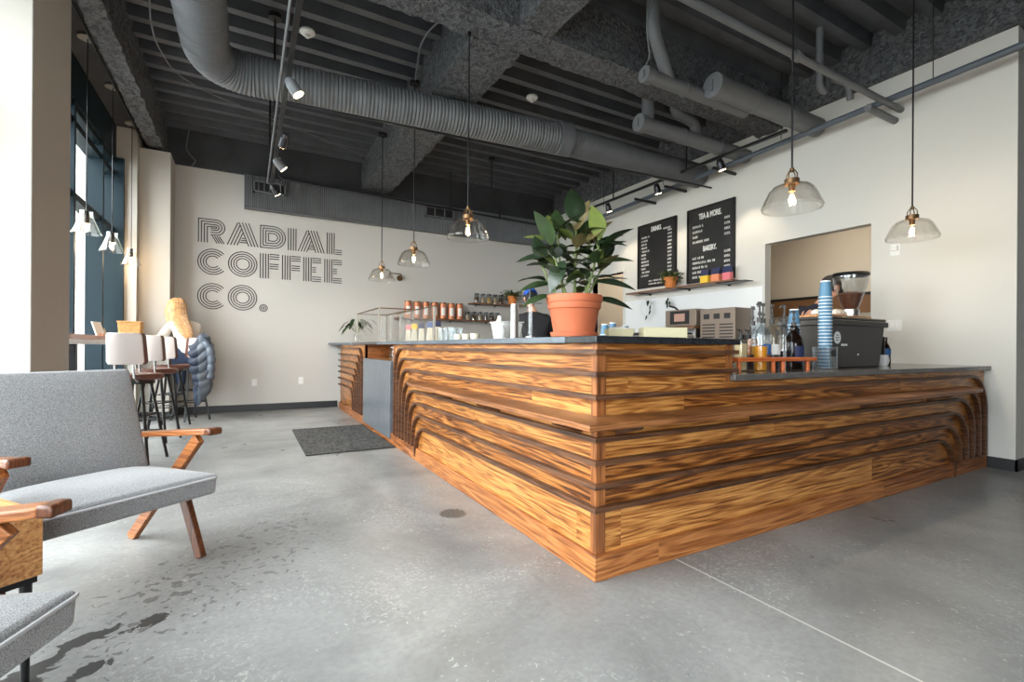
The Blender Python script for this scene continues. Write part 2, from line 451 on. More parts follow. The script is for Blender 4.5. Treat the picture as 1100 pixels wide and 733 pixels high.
    def obj(self, name, mats, parent=None, world=False, bevel=0.0, subsurf=0, fix=False, seg=2):
        mats = mats if isinstance(mats, (list, tuple)) else [mats]
        vs = self.v
        loc = Vector((0, 0, 0))
        if parent is None:
            xs = [p[0] for p in vs]; ys = [p[1] for p in vs]; zs = [p[2] for p in vs]
            loc = Vector(((min(xs) + max(xs)) / 2, (min(ys) + max(ys)) / 2, min(zs)))
        elif world:
            q = parent; loc = Vector((0, 0, 0))
            while q is not None: loc = loc + q.location; q = q.parent
        if loc.length > 0: vs = [(p[0] - loc.x, p[1] - loc.y, p[2] - loc.z) for p in vs]
        me = bpy.data.meshes.new(name); me.from_pydata(vs, [], self.f)
        for m in mats: me.materials.append(MAT[m])
        me.polygons.foreach_set('material_index', self.mi); me.polygons.foreach_set('use_smooth', self.sm)
        me.update()
        import bmesh
        bm = bmesh.new(); bm.from_mesh(me)
        bmesh.ops.remove_doubles(bm, verts=bm.verts, dist=1e-6)
        bmesh.ops.recalc_face_normals(bm, faces=bm.faces)
        bm.to_mesh(me); bm.free()
        if not subsurf: me.set_sharp_from_angle(angle=math.radians(38))
        o = bpy.data.objects.new(name, me); COL.objects.link(o)
        if parent is None: o.location = loc
        else: o.parent = parent
        if bevel > 0:
            b = o.modifiers.new('Bevel', 'BEVEL'); b.width = bevel; b.segments = seg; b.limit_method = 'ANGLE'; b.angle_limit = math.radians(40)
        if subsurf:
            s = o.modifiers.new('Subsurf', 'SUBSURF'); s.levels = subsurf; s.render_levels = subsurf
        return o
def tag(o, label, cat, group=None, kind=None):
    if label: o['label'] = label
    if cat: o['category'] = cat
    if group: o['group'] = group
    if kind: o['kind'] = kind
    return o
def thing(name, loc, label, cat, rz=0.0, group=None):
    o = bpy.data.objects.new(name, None); COL.objects.link(o)
    o.empty_display_size = 0.1; o.location = loc; o.rotation_euler = (0, 0, rz)
    return tag(o, label, cat, group)
def struct(g, name, mat, **kw):
    o = g.obj(name, mat, **kw); o['kind'] = 'structure'; return o
def dup(root, loc, rz=None, label=None, parent=None):
    c = root.copy(); COL.objects.link(c)
    if parent is not None: c.parent = parent
    if loc is not None: c.location = loc
    if rz is not None: c.rotation_euler = (0, 0, rz)
    if label: c['label'] = label
    for ch in list(root.children): dup(ch, None, None, None, c)
    return c
WY = lambda s, z, h: (s, h, z)      # wall facing -y
# ================================================================== ROOM SHELL
XW = 4.45      # menu wall
YB = 6.97      # lettered back wall
ZD = 4.27      # underside of the metal deck
struct(G().box(-3.4, 8.3, -4.8, 8.0, -0.12, 0.0), 'floor', 'concrete_floor')
# back wall
struct(G().box(-3.4, XW + 0.12, YB, YB + 0.15, 0.0, 3.74), 'wall_back', 'wall_greige')
struct(G().box(-3.4, XW + 0.12, YB - 0.04, YB + 0.15, 3.74, 4.5), 'wall_back_upper', 'ceiling_black')
# menu wall with doorway and pass-through
g = G()
g.box(XW, XW + .12, 5.60, YB, 0, 3.87).box(XW, XW + .12, 4.745, 5.60, 2.40, 3.87)
g.box(XW, XW + .12, 2.104, 4.745, 0, 3.87)
g.box(XW, XW + .12, .908, 2.104, 2.40, 3.87).box(XW, XW + .12, .908, 2.104, 0, 1.05)
g.box(XW, XW + .12, -.2, .908, 0, 3.87)
struct(g, 'wall_right', 'wall_white')
struct(G().box(XW - .04, XW + .14, -.26, YB, 3.87, 4.5), 'wall_right_upper', 'fireproofing')
struct(G().box(XW + .12, 8.3, -.2, -.06, 0, 3.87), 'wall_right_return', 'wall_white')
struct(G().box(XW + .14, 8.3, -.26, 0.1, 3.87, 4.5), 'wall_right_return_upper', 'fireproofing')
struct(G().box(8.2, 8.35, -4.8, -.2, 0, 4.5), 'wall_far_right', 'wall_white')
g = G(); g.box(XW - .014, XW, -.214, -.002, 0, .10).box(XW - .014, 8.2, -.214, -.2, 0, .10)
struct(g, 'baseboard_right', 'baseboard_black')
g = G(); g.box(-2.33, -.01, YB - .014, YB, 0, .11).box(-2.68, -2.316, 6.486, 6.5, 0, .11).box(-2.33, -2.316, 6.5, YB, 0, .11)
struct(g, 'baseboard_back', 'baseboard_black')
# room beyond the pass-through and the doorway
g = G(); g.box(6.6, 6.7, -.06, 7.1, 0, 3.2)
struct(g, 'wall_kitchen', 'wall_beige')
struct(G().box(6.57, 6.6, -.06, 4.2, 1.60, 1.86), 'trim_1', 'band_brown')
struct(G().box(6.56, 6.6, -.06, 4.2, 1.86, 1.90), 'trim_2', 'baseboard_black')
struct(G().box(XW + .12, 6.7, 4.1, 4.2, 0, 3.2), 'wall_kitchen_side', 'wall_beige')
struct(G().box(XW + .12, 6.7, 6.0, 6.1, 0, 3.2), 'wall_corridor', 'wall_beige')
struct(G().box(XW + .12, 6.7, -.06, 7.1, 3.2, 3.25), 'ceiling_kitchen', 'wall_beige')
g = G(); g.box(XW - .012, XW + .13, 4.70, 4.745, 0, 2.44).box(XW - .012, XW + .13, 5.60, 5.645, 0, 2.44).box(XW - .012, XW + .13, 4.745, 5.60, 2.40, 2.44)
struct(g, 'door_1', 'wall_white')
struct(G().box(XW - .008, XW, 2.13, 4.69, 0.0, 1.86), 'trim_3', 'tile_white')
for nm, y in (('pantry', 2.0), ('corridor', 5.1)):  # unseen glowing panels, added to brighten the back room and corridor
    t = thing('fill_light_panel', (5.6, y, 3.2), 'square light panel added unseen to brighten the back room beyond the ' + ('pass-through' if nm == 'pantry' else 'doorway'), 'ceiling light')
    G().box(-.3, .3, -.3, .3, -.03, 0).obj('light_frame', 'white_gloss', t)
    G().box(-.27, .27, -.27, .27, -.036, -.03).obj('diffuser', 'fill_panel_glow', t)

# left side: pillar, pier, column
struct(G().box(-3.3, -2.6, 2.51, 3.27, 0, 4.3), 'wall_left_pillar', 'wall_pillar', bevel=.006)
struct(G().box(-3.3, -2.68, 6.35, YB, 0, 3.93), 'wall_left_pier', 'wall_pillar')
struct(G().box(-2.68, -2.33, 6.5, YB, 0, 3.745), 'wall_left_column', 'wall_pillar')
struct(G().box(-3.3, -2.62, 3.27, YB, 3.93, 4.5), 'ceiling_soffit', 'ceiling_black')
g = G(); g.box(-3.1, -2.9, 3.27, 6.35, 3.5, 3.93).box(-3.1, -2.9, -4.8, 2.51, 3.5, 4.5)
struct(g, 'wall_left_header', 'window_frame')
struct(G().box(-2.9, -2.62, -4.8, 2.51, 3.9, 4.5), 'ceiling_soffit_front', 'ceiling_black')

def window(n, y0, y1, ys, zs, deep_end=False):
    g = G()
    for y in ys: g.box(-3.06, -2.9, y - .03, y + .03, 0, 3.5)
    for z in zs: g.box(-3.05, -2.92, y0, y1, z - .035, z + .035)
    if deep_end: g.box(-3.06, -2.81, y1 - .05, y1, 0, 3.5)
    o = struct(g, 'window_%d' % n, 'window_frame')
    p = struct(G().box(-3.035, -3.025, y0, y1, 0.05, 3.5), 'window_%d_glass' % n, 'window_glass')
window(1, 3.27, 6.35, (3.55, 4.64, 5.73), (.04, 2.56, 3.3, 3.47), True)
window(2, -2.2, 2.51, (-2.17, -1.0, .2, 1.4, 2.46), (.04, 2.56, 3.47))
struct(G().box(-3.1, -2.95, -4.8, -2.2, 0, 3.5), 'wall_left', 'wall_taupe')
# storefront behind the camera
g = G()
for x in (-3.0, -1.95, -.9): g.box(x - .03, x + .03, -4.75, -4.62, 0, 3.2)
for z in (.04, 3.17): g.box(-3.0, -.9, -4.74, -4.63, z - .03, z + .03)
struct(g, 'window_3', 'window_frame')
struct(G().box(-3.0, -.9, -4.70, -4.69, .05, 3.17), 'window_3_glass', 'window_glass')
struct(G().box(-.87, 8.2, -4.8, -4.6, 0, 3.2), 'wall_front', 'wall_taupe')
struct(G().box(-3.1, 8.3, -4.8, -4.6, 3.2, 4.5), 'wall_front_header', 'wall_white')
# outside
struct(G().box(-30, -3.4, -20, 25, -.25, -.14), 'ground_outside', 'asphalt')
struct(G().box(-3.4, 30, -30, -4.8, -.25, -.14), 'ground_outside_front', 'asphalt')
g = G(); r = random.Random(3)
for i in range(46):
    y = 4 + i * .42; g.sphere((-9.5 + r.uniform(-.5, .5), y, .6 + r.uniform(-.2, .4)), .8 + r.uniform(-.2, .3), n=8, m=6)
o = g.obj('hedge', 'hedge_green'); tag(o, 'pale green hedge outside beyond the tall windows', 'hedge')

# ------------------------------------------------------------------ ceiling deck
g = G()
y = 5.148 - .3 * 34; pts = []
while y < 7.3:
    pts += [(y - .045, ZD), (y + .045, ZD), (y + .065, ZD + .13), (y + .235, ZD + .13)]
    y += .3
vs = []
for x in (-3.3, 8.3): vs += [(x, a, b) for a, b in pts]
n = len(pts)
g.add(vs, [(i, i + 1, n + i + 1, n + i) for i in range(n - 1)])
struct(g, 'ceiling', 'deck_paint')
struct(G().box(-3.4, 8.4, -4.9, 8.0, 4.42, 4.55), 'ceiling_slab', 'ceiling_black')

def beam(x0, x1, y0, y1, z0, name):
    # sprayed beams: gently lumpy surface
    g = G(); r = random.Random(sum(map(ord, name)))
    L = max(x1 - x0, y1 - y0); n = max(6, int(L / .07)); alongx = (x1 - x0) > (y1 - y0)
    prof = []
    W = (y1 - y0) if alongx else (x1 - x0)
    for k in range(13):
        q = k / 12.0
        if k < 3: prof.append((-W / 2, ZD + .1 - (ZD + .1 - z0) * k / 3.0))
        elif k > 9: prof.append((W / 2, z0 + (ZD + .1 - z0) * (k - 9) / 3.0))
        else: prof.append((-W / 2 + W * (k - 3) / 6.0, z0))
    vs = []
    for i in range(n + 1):
        s = L * i / n
        for a, z in prof:
            j = r.uniform(-.012, .012); j2 = r.uniform(-.012, .012)
            if alongx: vs.append((x0 + s, (y0 + y1) / 2 + a + j, z + j2))
            else: vs.append(((x0 + x1) / 2 + a + j, y0 + s, z + j2))
    m = 13
    g.add(vs, [(i * m + k, (i + 1) * m + k, (i + 1) * m + k + 1, i * m + k + 1) for i in range(n) for k in range(m - 1)], True)
    g.add(vs[:m], [tuple(range(m))]); g.add(vs[-m:], [tuple(range(m))])
    return struct(g, name, 'fireproofing')
beam(-2.4, XW, 1.87, 2.19, 3.80, 'ceiling_beam_cross')
beam(.365, .86, 2.20, YB - .05, 3.80, 'ceiling_beam_long')
beam(.654, .965, -4.5, 1.86, 3.80, 'ceiling_beam_near')
beam(-2.6, -2.42, -4.5, YB - .05, 3.80, 'ceiling_beam_window')

# ------------------------------------------------------------------ ducts and pipes
def polyarc(pts, rad, n=8):
    pts = [Vector(p) for p in pts]; out = [pts[0]]
    for k in range(1, len(pts) - 1):
        a, p, c = pts[k - 1], pts[k], pts[k + 1]
        d1 = (a - p).normalized(); d2 = (c - p).normalized()
        ra = min(rad, (a - p).length * .45, (c - p).length * .45)
        for i in range(n + 1):
            t = i / n; q = (p + d1 * ra) * (1 - t) ** 2 + p * 2 * t * (1 - t) + (p + d2 * ra) * t ** 2
            out.append(q)
    out.append(pts[-1]); return out
def resample(pts, step):
    pts = [Vector(p) for p in pts]; out = [pts[0]]; d = 0
    for a, b in zip(pts, pts[1:]):
        L = (b - a).length; t = step - d
        while t < L:
            out.append(a + (b - a) * (t / L)); t += step
        d = (d + L) % step if L > 0 else d
    out.append(pts[-1]); return out
t = thing('air_duct', (-1.7, 3.5, 3.6), 'big corrugated grey round air duct with one bend crossing under the ceiling', 'air duct')
path = polyarc([(-1.74, -1.5, 3.62), (-1.70, 3.50, 3.6), (1.95, 3.15, 3.6)], .42, 14)
pr = resample(path, .012)
rad = [.178 + .006 * math.sin(i * 2 * PI / 3.2) for i in range(len(pr))]
G().tube(pr, .18, 28, radii=rad).obj('flexible_duct', 'duct_paint', t, world=True)
pr = resample([(1.95, 3.15, 3.6), (XW - .03, 3.12, 3.585)], .015)
rad = [.166 + .003 * math.sin(i * 2 * PI / 3.1) for i in range(len(pr))]
G().tube(pr, .17, 28, radii=rad).obj('spiral_duct', 'duct_paint', t, world=True)
G().cyl((1.90, 3.155, 3.6), (2.06, 3.14, 3.6), .212, n=28).obj('coupling', 'duct_paint', t, world=True)

t = thing('wall_duct', (1.0, 6.84, 3.19), 'ribbed dark grey rectangular duct running along the top of the lettered wall', 'air duct')
g = G(); g.box(-1.43, XW - .01, 6.78, YB - .045, 3.19, 3.70)
k = int((XW - .02 + 1.43) / .03); vs = []
for i in range(2 * k + 1):
    x = -1.43 + i * .015; y = 6.78 if i % 2 == 0 else 6.765
    vs += [(x, y, 3.19), (x, y, 3.70)]
g.add(vs, [(2 * i, 2 * i + 2, 2 * i + 3, 2 * i + 1) for i in range(2 * k)])
g.obj('duct_body', 'duct_paint', t, world=True)
def grille(x0, x1, z0, z1, parent, slots):
    g = G(); y0, y1 = 6.70, 6.765
    g.box(x0, x1, y0, y1, z0, z0 + .025).box(x0, x1, y0, y1, z1 - .025, z1).box(x0, x0 + .025, y0, y1, z0, z1).box(x1 - .025, x1, y0, y1, z0, z1)
    for i in range(1, slots): x = x0 + (x1 - x0) * i / slots; g.box(x - .006, x + .006, y0 + .01, y1, z0, z1)
    o = g.obj('grille', 'duct_paint', parent, world=True)
    G().box(x0 + .02, x1 - .02, y1 - .012, y1 - .004, z0 + .02, z1 - .02).obj('grille_opening', 'board_black', parent, world=True)
grille(-1.31, -.85, 3.43, 3.62, t, 6); grille(1.46, 2.03, 3.44, 3.64, t, 3)

def capped(name, x0, x1, y, z, r, label, extra=None):
    t = thing(name, ((x0 + x1) / 2, y, z), label, 'pipe')
    g = G(); g.cyl((x0, y, z), (x1, y, z), r, n=20)
    for q in (.35, .7): g.cyl((x0 + (x1 - x0) * q - .012, y, z), (x0 + (x1 - x0) * q + .012, y, z), r + .008, n=20)
    g.obj('insulated_pipe', 'pipe_paint', t, world=True)
    g = G(); g.cyl((x0 - .03, y, z), (x0 + .06, y, z), r + .012, n=20).box(x0 - .045, x0 - .03, y - .012, y + .012, z - r * .5, z + r * .5)
    g.obj('end_cap', 'pipe_paint', t, world=True)
    return t
capped('drain_pipe', 2.62, XW - .045, 1.45, 3.63, .105, 'fattest capped grey drain pipe, ending at the white menu wall beneath the beam')
t = capped('drain_pipe', 2.50, XW - .045, 2.34, 3.60, .085, 'capped grey drain pipe furthest from the camera, behind the cross beam')
G().tube(polyarc([(2.62, 2.34, ZD), (2.62, 2.34, 3.6)], .05), .07, 14).obj('riser', 'pipe_paint', t, world=True)
G().tube(polyarc([(3.05, 2.34, 4.2), (3.05, 2.34, 3.86), (3.42, 2.34, 3.80), (3.42, 2.34, 3.6)], .1), .06, 14).obj('offset_bend', 'pipe_paint', t, world=True)
t = capped('drain_pipe', 1.86, 3.3, 1.60, 3.60, .062, 'slimmest capped grey drain pipe with an elbow dropping from the ceiling')
G().tube(polyarc([(1.84, 1.5, ZD), (1.84, 1.5, 3.95), (2.16, 1.6, 3.62)], .2), .058, 14).obj('elbow_drop', 'pipe_paint', t, world=True)
o = G().tube(polyarc([(3.62, 1.0, ZD), (3.62, 1.0, 3.68), (3.72, 1.0, 3.64), (3.78, 1.0, 3.82), (4.15, 1.0, 3.86), (4.2, 1.0, 3.70)], .06), .032, 12).obj('trap_pipe', 'pipe_paint')
tag(o, 'thin grey pipe bent into a trap just under the ceiling near the menu wall', 'pipe')
g = G(); g.cyl((.3, .648, 3.5), (XW - .001, .648, 3.5), .03, n=14).cyl((3.9, .70, 3.41), (XW - .001, .70, 3.41), .034, n=14).cyl((2.6, .648, 3.5), (2.66, .648, 3.5), .042, n=14)
tag(g.obj('sprinkler_pipe', 'pipe_paint'), 'long straight grey pipe crossing above the right end of the counter', 'pipe')
t = thing('sprinkler_main', (4.2, 2.3, 3.5), 'blue-grey pipe running along the menu wall under the ceiling', 'pipe')
G().cyl((4.2, -4.5, 3.69), (4.2, 5.8, 3.40), .032, n=14).obj('main_pipe', 'pipe_blue', t, world=True)
for y, z in ((3.38, 3.46), (4.0, 3.44), (2.54, 3.46)):
    G().cyl((4.0, y, z - .02), (XW - .001, y, z - .02), .022, n=12).obj('branch_pipe', 'dark_metal', t, world=True)
for y in (.3, 1.75, 3.6, 5.0): G().cyl((4.2, y, 3.56), (4.2, y, ZD + .08), .004, n=6).obj('hanger_rod', 'dark_metal', t, world=True)
g = G(); g.tube([(-.95, 6.6, 3.95), (-.95, 6.6, 3.70), (-.9, 6.6, 3.66), (XW - .05, 6.6, 3.55)], .016, 10).tube([(2.93, 6.6, 3.56), (2.93, 6.6, 3.85)], .02, 10).tube([(1.9, 6.6, 3.6), (1.9, 6.6, 4.3)], .01, 8)
tag(g.obj('conduit', 'dark_metal'), 'thin dark conduit in front of the ribbed duct at the back wall', 'pipe')
tag(G().cyl((-1.1, 3.28, 3.34), (XW - .01, 2.92, 3.36), .013, n=10).obj('conduit', 'dark_metal'), 'thin dark conduit running below the big corrugated duct', 'pipe')
tag(G().cyl((-2.66, 2.6, 3.87), (-2.66, 6.3, 3.87), .012, n=10).obj('conduit', 'dark_metal'), 'thin conduit linking the lamps over the window bar', 'pipe')
def cable(pts, r, label):
    tag(G().tube(resample(polyarc(pts, .5, 10), .06), r, 6).obj('cable', 'pipe_paint'), label, 'cable')
cable([(1.72, 1.2, ZD), (1.50, 1.25, 3.8), (1.58, 1.27, 3.5), (1.54, 1.27, 3.44)], .007, 'loose grey cable dangling from the ceiling beside the capped pipes')
cable([(-2.1, 3.2, 4.25), (-2.2, 3.9, 4.0), (-2.1, 5.0, 4.1), (-.6, 5.4, 3.95), (.25, 5.7, 3.9)], .007, 'thin cable sagging under the deck at the left of the duct')
cable([(-2.15, 6.88, 4.25), (-2.2, 6.9, 3.95), (-2.05, 6.88, 3.80), (-2.12, 6.9, 3.74)], .010, 'short crooked cable on the black band above the lettered wall')
cable([(.34, 2.35, 4.2), (.12, 2.9, 4.15), (.30, 3.69, 4.10), (.30, 3.70, 4.08)], .010, 'thin conduit sagging to the middle counter lamp')
cable([(.26, 4.4, 4.25), (.28, 4.9, 4.22), (.30, 5.18, 4.12), (.30, 5.19, 4.07)], .010, 'short conduit reaching the furthest counter lamp')

def detector(x, y, label):
    t = thing('smoke_detector', (x, y, ZD), label, 'smoke detector', group=None)
    G().lathe((0, 0, 0), [(.07, 0), (.075, -.022), (.055, -.04), (.02, -.045)], 20).obj('detector_base', 'plastic_white', t)
    G().lathe((0, 0, 0), [(.028, -.04), (.022, -.07), (.001, -.072)], 14).obj('sensor', 'plastic_white', t)
detector(1.80, 3.55, 'round white ceiling detector above the long counter, right of the sprayed beam')
detector(-.86, 3.60, 'round white ceiling detector behind the left spotlight track')

def jbox(x, y, label, zend):
    t = thing('junction_box', (x, y, ZD), label, 'junction box')
    G().cyl((0, 0, 0), (0, 0, -.045), .06, n=20).obj('box_body', 'black_metal', t)
    G().cyl((0, 0, -.04), (0, 0, zend - ZD), .011, n=8).obj('drop_rod', 'black_metal', t)
jbox(3.9, 2.9, 'round black ceiling box with rod above the middle of the wall spotlight track', 3.52)
jbox(3.9, 4.4, 'round black ceiling box with rod above the far end of the wall spotlight track', 3.52)
jbox(2.25, 5.6, 'round black ceiling box with a short rod near the back of the room', 3.75)
jbox(-1.16, 3.5, 'round black ceiling box on the left spotlight track, nearest the camera', 3.29)
jbox(-1.16, 4.6, 'round black ceiling box on the left spotlight track, furthest from the camera', 3.29)

# ------------------------------------------------------------------ spotlights on tracks
def track(x, y0, y1, z, label, double=False):
    t = thing('light_track', (x, (y0 + y1) / 2, z), label, 'light track')
    G().box(x - .018, x + .018, y0, y1, z - .012, z + .02).obj('track_rail', 'black_metal', t, world=True)
    if double: G().cyl((x - .05, y0, z + .02), (x - .05, y1, z + .02), .011, n=8).obj('track_conduit', 'duct_paint', t, world=True)
    else: G().cyl((x, y1 - .02, z), (x, y1, z), .02, n=8).obj('track_end', 'black_metal', t, world=True)
track(3.9, 1.5, 5.6, 3.5, 'black spotlight track hung in front of the menu wall')
track(-1.1, -2.0, 5.62, 3.25, 'left black spotlight track with a thin grey conduit beside it', True)
def spot(x, y, z, aim, label, group, grey=False):
    t = thing('spotlight', (x, y, z), label, 'spotlight', group=group)
    m = 'duct_paint' if grey else 'dark_metal'
    a = Vector(aim).normalized(); c = Vector((0, 0, -.10))
    g = G(); g.cyl((0, 0, -.012), (0, 0, -.05), .014, n=10).tube([(-.03, 0, -.10), (-.03, 0, -.06), (0, 0, -.045), (.03, 0, -.06), (.03, 0, -.10)], .006, 6)
    g.obj('yoke', m, t)
    g = G(); g.cyl(c - a * .08, c - a * .04, .030, .044, n=18).cyl(c - a * .04, c + a * .06, .044, .050, n=18)
    g.obj('lamp_head', m, t)
    G().cyl(c + a * .0605, c + a * .064, .042, n=18).obj('lens', 'spot_lens', t)
    L = bpy.data.lights.new('spot_beam', 'SPOT'); L.energy = 22; L.color = (1, .82, .6); L.spot_size = math.radians(70); L.spot_blend = .7; L.shadow_soft_size = .03
    lo = bpy.data.objects.new('spot_beam', L); COL.objects.link(lo); lo.location = Vector((x, y, z)) + c + a * .08
    lo.rotation_euler = a.to_track_quat('-Z', 'Y').to_euler()
spot(3.9, 2.35, 3.49, (.35, -.1, -1), 'wall track spotlight nearest the camera, glowing warm above the tall pass-through side', 'wall track spotlights')
spot(3.9, 3.43, 3.49, (.35, 0, -1), 'middle glowing spotlight on the wall track, above the gap between menu boards', 'wall track spotlights')
spot(3.9, 4.52, 3.49, (.35, 0, -1), 'furthest glowing wall track spotlight, just right of the big plant leaves', 'wall track spotlights')
spot(-1.06, 2.56, 3.24, (.5, -.1, -.75), 'largest left track spotlight, turned to the right over the big duct', 'left track spotlights', True)
spot(-1.06, 3.72, 3.24, (-.1, .5, -.5), 'second left track spotlight, pointing away from the camera', 'left track spotlights')
spot(-1.06, 4.45, 3.24, (.6, .1, -.6), 'third left track spotlight, in grey, tipped to the right', 'left track spotlights', True)
spot(-1.06, 5.50, 3.24, (.4, .2, -.6), 'last left track spotlight, glowing in front of the duct grille', 'left track spotlights')

# ------------------------------------------------------------------ pendant lamps
def bulb(t, zc, s=1.0, power=14):
    G().lathe((0, 0, zc), [(.013, .055), (.016, .03), (.030 * s, -.0), (.032 * s, -.02), (.022 * s, -.045), (.001, -.055)], 18).obj('bulb', 'clear_glass', t)
    G().lathe((0, 0, zc), [(.001, .03), (.010, .02), (.014, -.01), (.008, -.035), (.001, -.04)], 10).obj('filament', 'bulb_filament', t)
    L = bpy.data.lights.new('bulb_glow', 'POINT'); L.energy = power; L.color = (1, .76, .48); L.shadow_soft_size = .03
    lo = bpy.data.objects.new('bulb_glow', L); COL.objects.link(lo); lo.location = t.location + Vector((0, 0, zc))
def counter_pendant(x, y, label, zc=ZD, cr=.06):
    t = thing('pendant_lamp', (x, y, 1.99), label, 'pendant lamp', group='glass pendant lamps over the counter')
    top = zc - 1.99
    G().cyl((0, 0, top - .03), (0, 0, top), cr, n=24).obj('canopy', 'black_metal', t)
    G().cyl((0, 0, .27), (0, 0, top - .02), .0065, n=8).obj('stem', 'black_metal', t)
    g = G(); g.cyl((0, 0, .168), (0, 0, .205), .046, n=20).cyl((0, 0, .12), (0, 0, .17), .02, n=14).cyl((0, 0, .255), (0, 0, .28), .014, n=12)
    for q in (0, PI / 2): 
        c, s = math.cos(q), math.sin(q)
        g.tube([(-.034 * c, -.034 * s, .205), (-.036 * c, -.036 * s, .235), (-.02 * c, -.02 * s, .262), (0, 0, .27), (.02 * c, .02 * s, .262), (.036 * c, .036 * s, .235), (.034 * c, .034 * s, .205)], .004, 6)
    g.obj('socket', 'brass', t)
    prof = [(.045, .168), (.085, .164), (.115, .152), (.140, .124), (.162, .078), (.180, .034), (.187, .018), (.180, .0), (.177, .001), (.183, .018), (.176, .034), (.158, .077), (.137, .121), (.113, .148), (.084, .160), (.045, .164)]
    G().shell((0, 0, 0), prof, 40).obj('glass_shade', 'lamp_glass', t)
    bulb(t, .075)
counter_pendant(.30, 2.14, 'clear glass pendant lamp with thin black stem hanging just left of the big potted plant', 3.795, .016)
counter_pendant(.30, 3.69, 'glass pendant lamp in the middle of the left row, over the glass tumblers', 4.11)
counter_pendant(.30, 5.19, 'furthest glass pendant lamp over the counter, beside the small brass wall sconce', 4.09)
counter_pendant(1.83, .21, 'glass pendant lamp right of the menu boards, over the syrup bottles')
counter_pendant(3.57, .21, 'rightmost glass pendant lamp, over the plain white wall end of the counter')
def window_pendant(y, label):
    t = thing('pendant_lamp', (-2.70, y, 2.08), label, 'pendant lamp', group='conical glass lamps over the window bar')
    top = 3.93 - 2.08
    G().cyl((0, 0, top - .025), (0, 0, top), .075, n=24).obj('canopy', 'brushed', t)
    G().cyl((0, 0, .2), (0, 0, top - .02), .004, n=8).obj('cord', 'black_metal', t)
    G().cyl((0, 0, .10), (0, 0, .21), .020, n=14).obj('socket', 'black_metal', t)
    prof = [(.048, .215), (.048, .165), (.060, .135), (.102, .02), (.112, .0), (.109, .0), (.099, .02), (.057, .135), (.045, .165), (.045, .215)]
    G().shell((0, 0, 0), prof, 32).obj('glass_shade', 'lamp_glass', t)
    bulb(t, .065, 1.0, 8)
window_pendant(4.15, 'conical glass lamp over the window bar, nearest the grey pillar')
window_pendant(5.12, 'middle conical glass lamp over the window bar')
window_pendant(6.13, 'conical glass lamp over the window bar, furthest and right against the pale pier')
# wall sconce on the back wall
t = thing('wall_sconce', (1.06, YB, 2.30), 'small brass wall sconce with curved arm on the back wall below the duct', 'wall lamp')
G().cyl((0, 0, 0), (0, -.03, 0), .05, n=20).obj('backplate', 'brass', t)
G().tube(polyarc([(0, -.03, 0), (0, -.12, .0), (0, -.12, .06), (-.22, -.14, .06), (-.22, -.14, .02)], .04), .010, 10).obj('arm', 'brass', t)
G().shell((-.22, -.14, -.06), [(.025, .09), (.06, .05), (.09, 0), (.087, 0), (.057, .05), (.022, .088)], 24).obj('glass_shade', 'clear_glass', t)

# ------------------------------------------------------------------ wall plates
def plate(name, loc, w, h, facing, label, cat, kind):
    t = thing(name, loc, label, cat)
    if facing == 'y': f = lambda a, z, d: (a, -d, z)
    else: f = lambda a, z, d: (-d, a, z)
    def bx(a0, a1, z0, z1, d0, d1, nm, mat):
        G().prism([(a0, z0), (a1, z0), (a1, z1), (a0, z1)], f, d0, d1).obj(nm, mat, t, bevel=.002)
    bx(-w / 2, w / 2, -h / 2, h / 2, 0, .007, 'cover_plate', 'plastic_white')
    if kind == 'outlet':
        for dz in (-.022, .022): bx(-.016, .016, dz - .014, dz + .014, .007, .010, 'socket_face', 'white_gloss')
    elif kind == 'switch':
        for da in (-.023, .023): bx(da - .012, da + .012, -.028, .028, .007, .012, 'rocker', 'white_gloss')
    else:
        bx(-w * .3, w * .3, -h * .1, h * .32, .007, .02, 'display', 'brushed')
plate('power_outlet', (-1.27, YB, .457), .075, .115, 'y', 'white power outlet low on the back wall, the one nearer the seated woman', 'outlet', 'outlet')
plate('power_outlet', (-.59, YB, .468), .075, .115, 'y', 'white power outlet low on the back wall, the one nearer the counter', 'outlet', 'outlet')
plate('thermostat', (XW, .69, 2.08), .085, .12, 'x', 'small white thermostat high on the menu wall right of the pass-through', 'thermostat', 'thermo')
plate('light_switch', (XW, .69, 1.297), .125, .115, 'x', 'double white light switch on the menu wall above the counter end', 'light switch', 'switch')

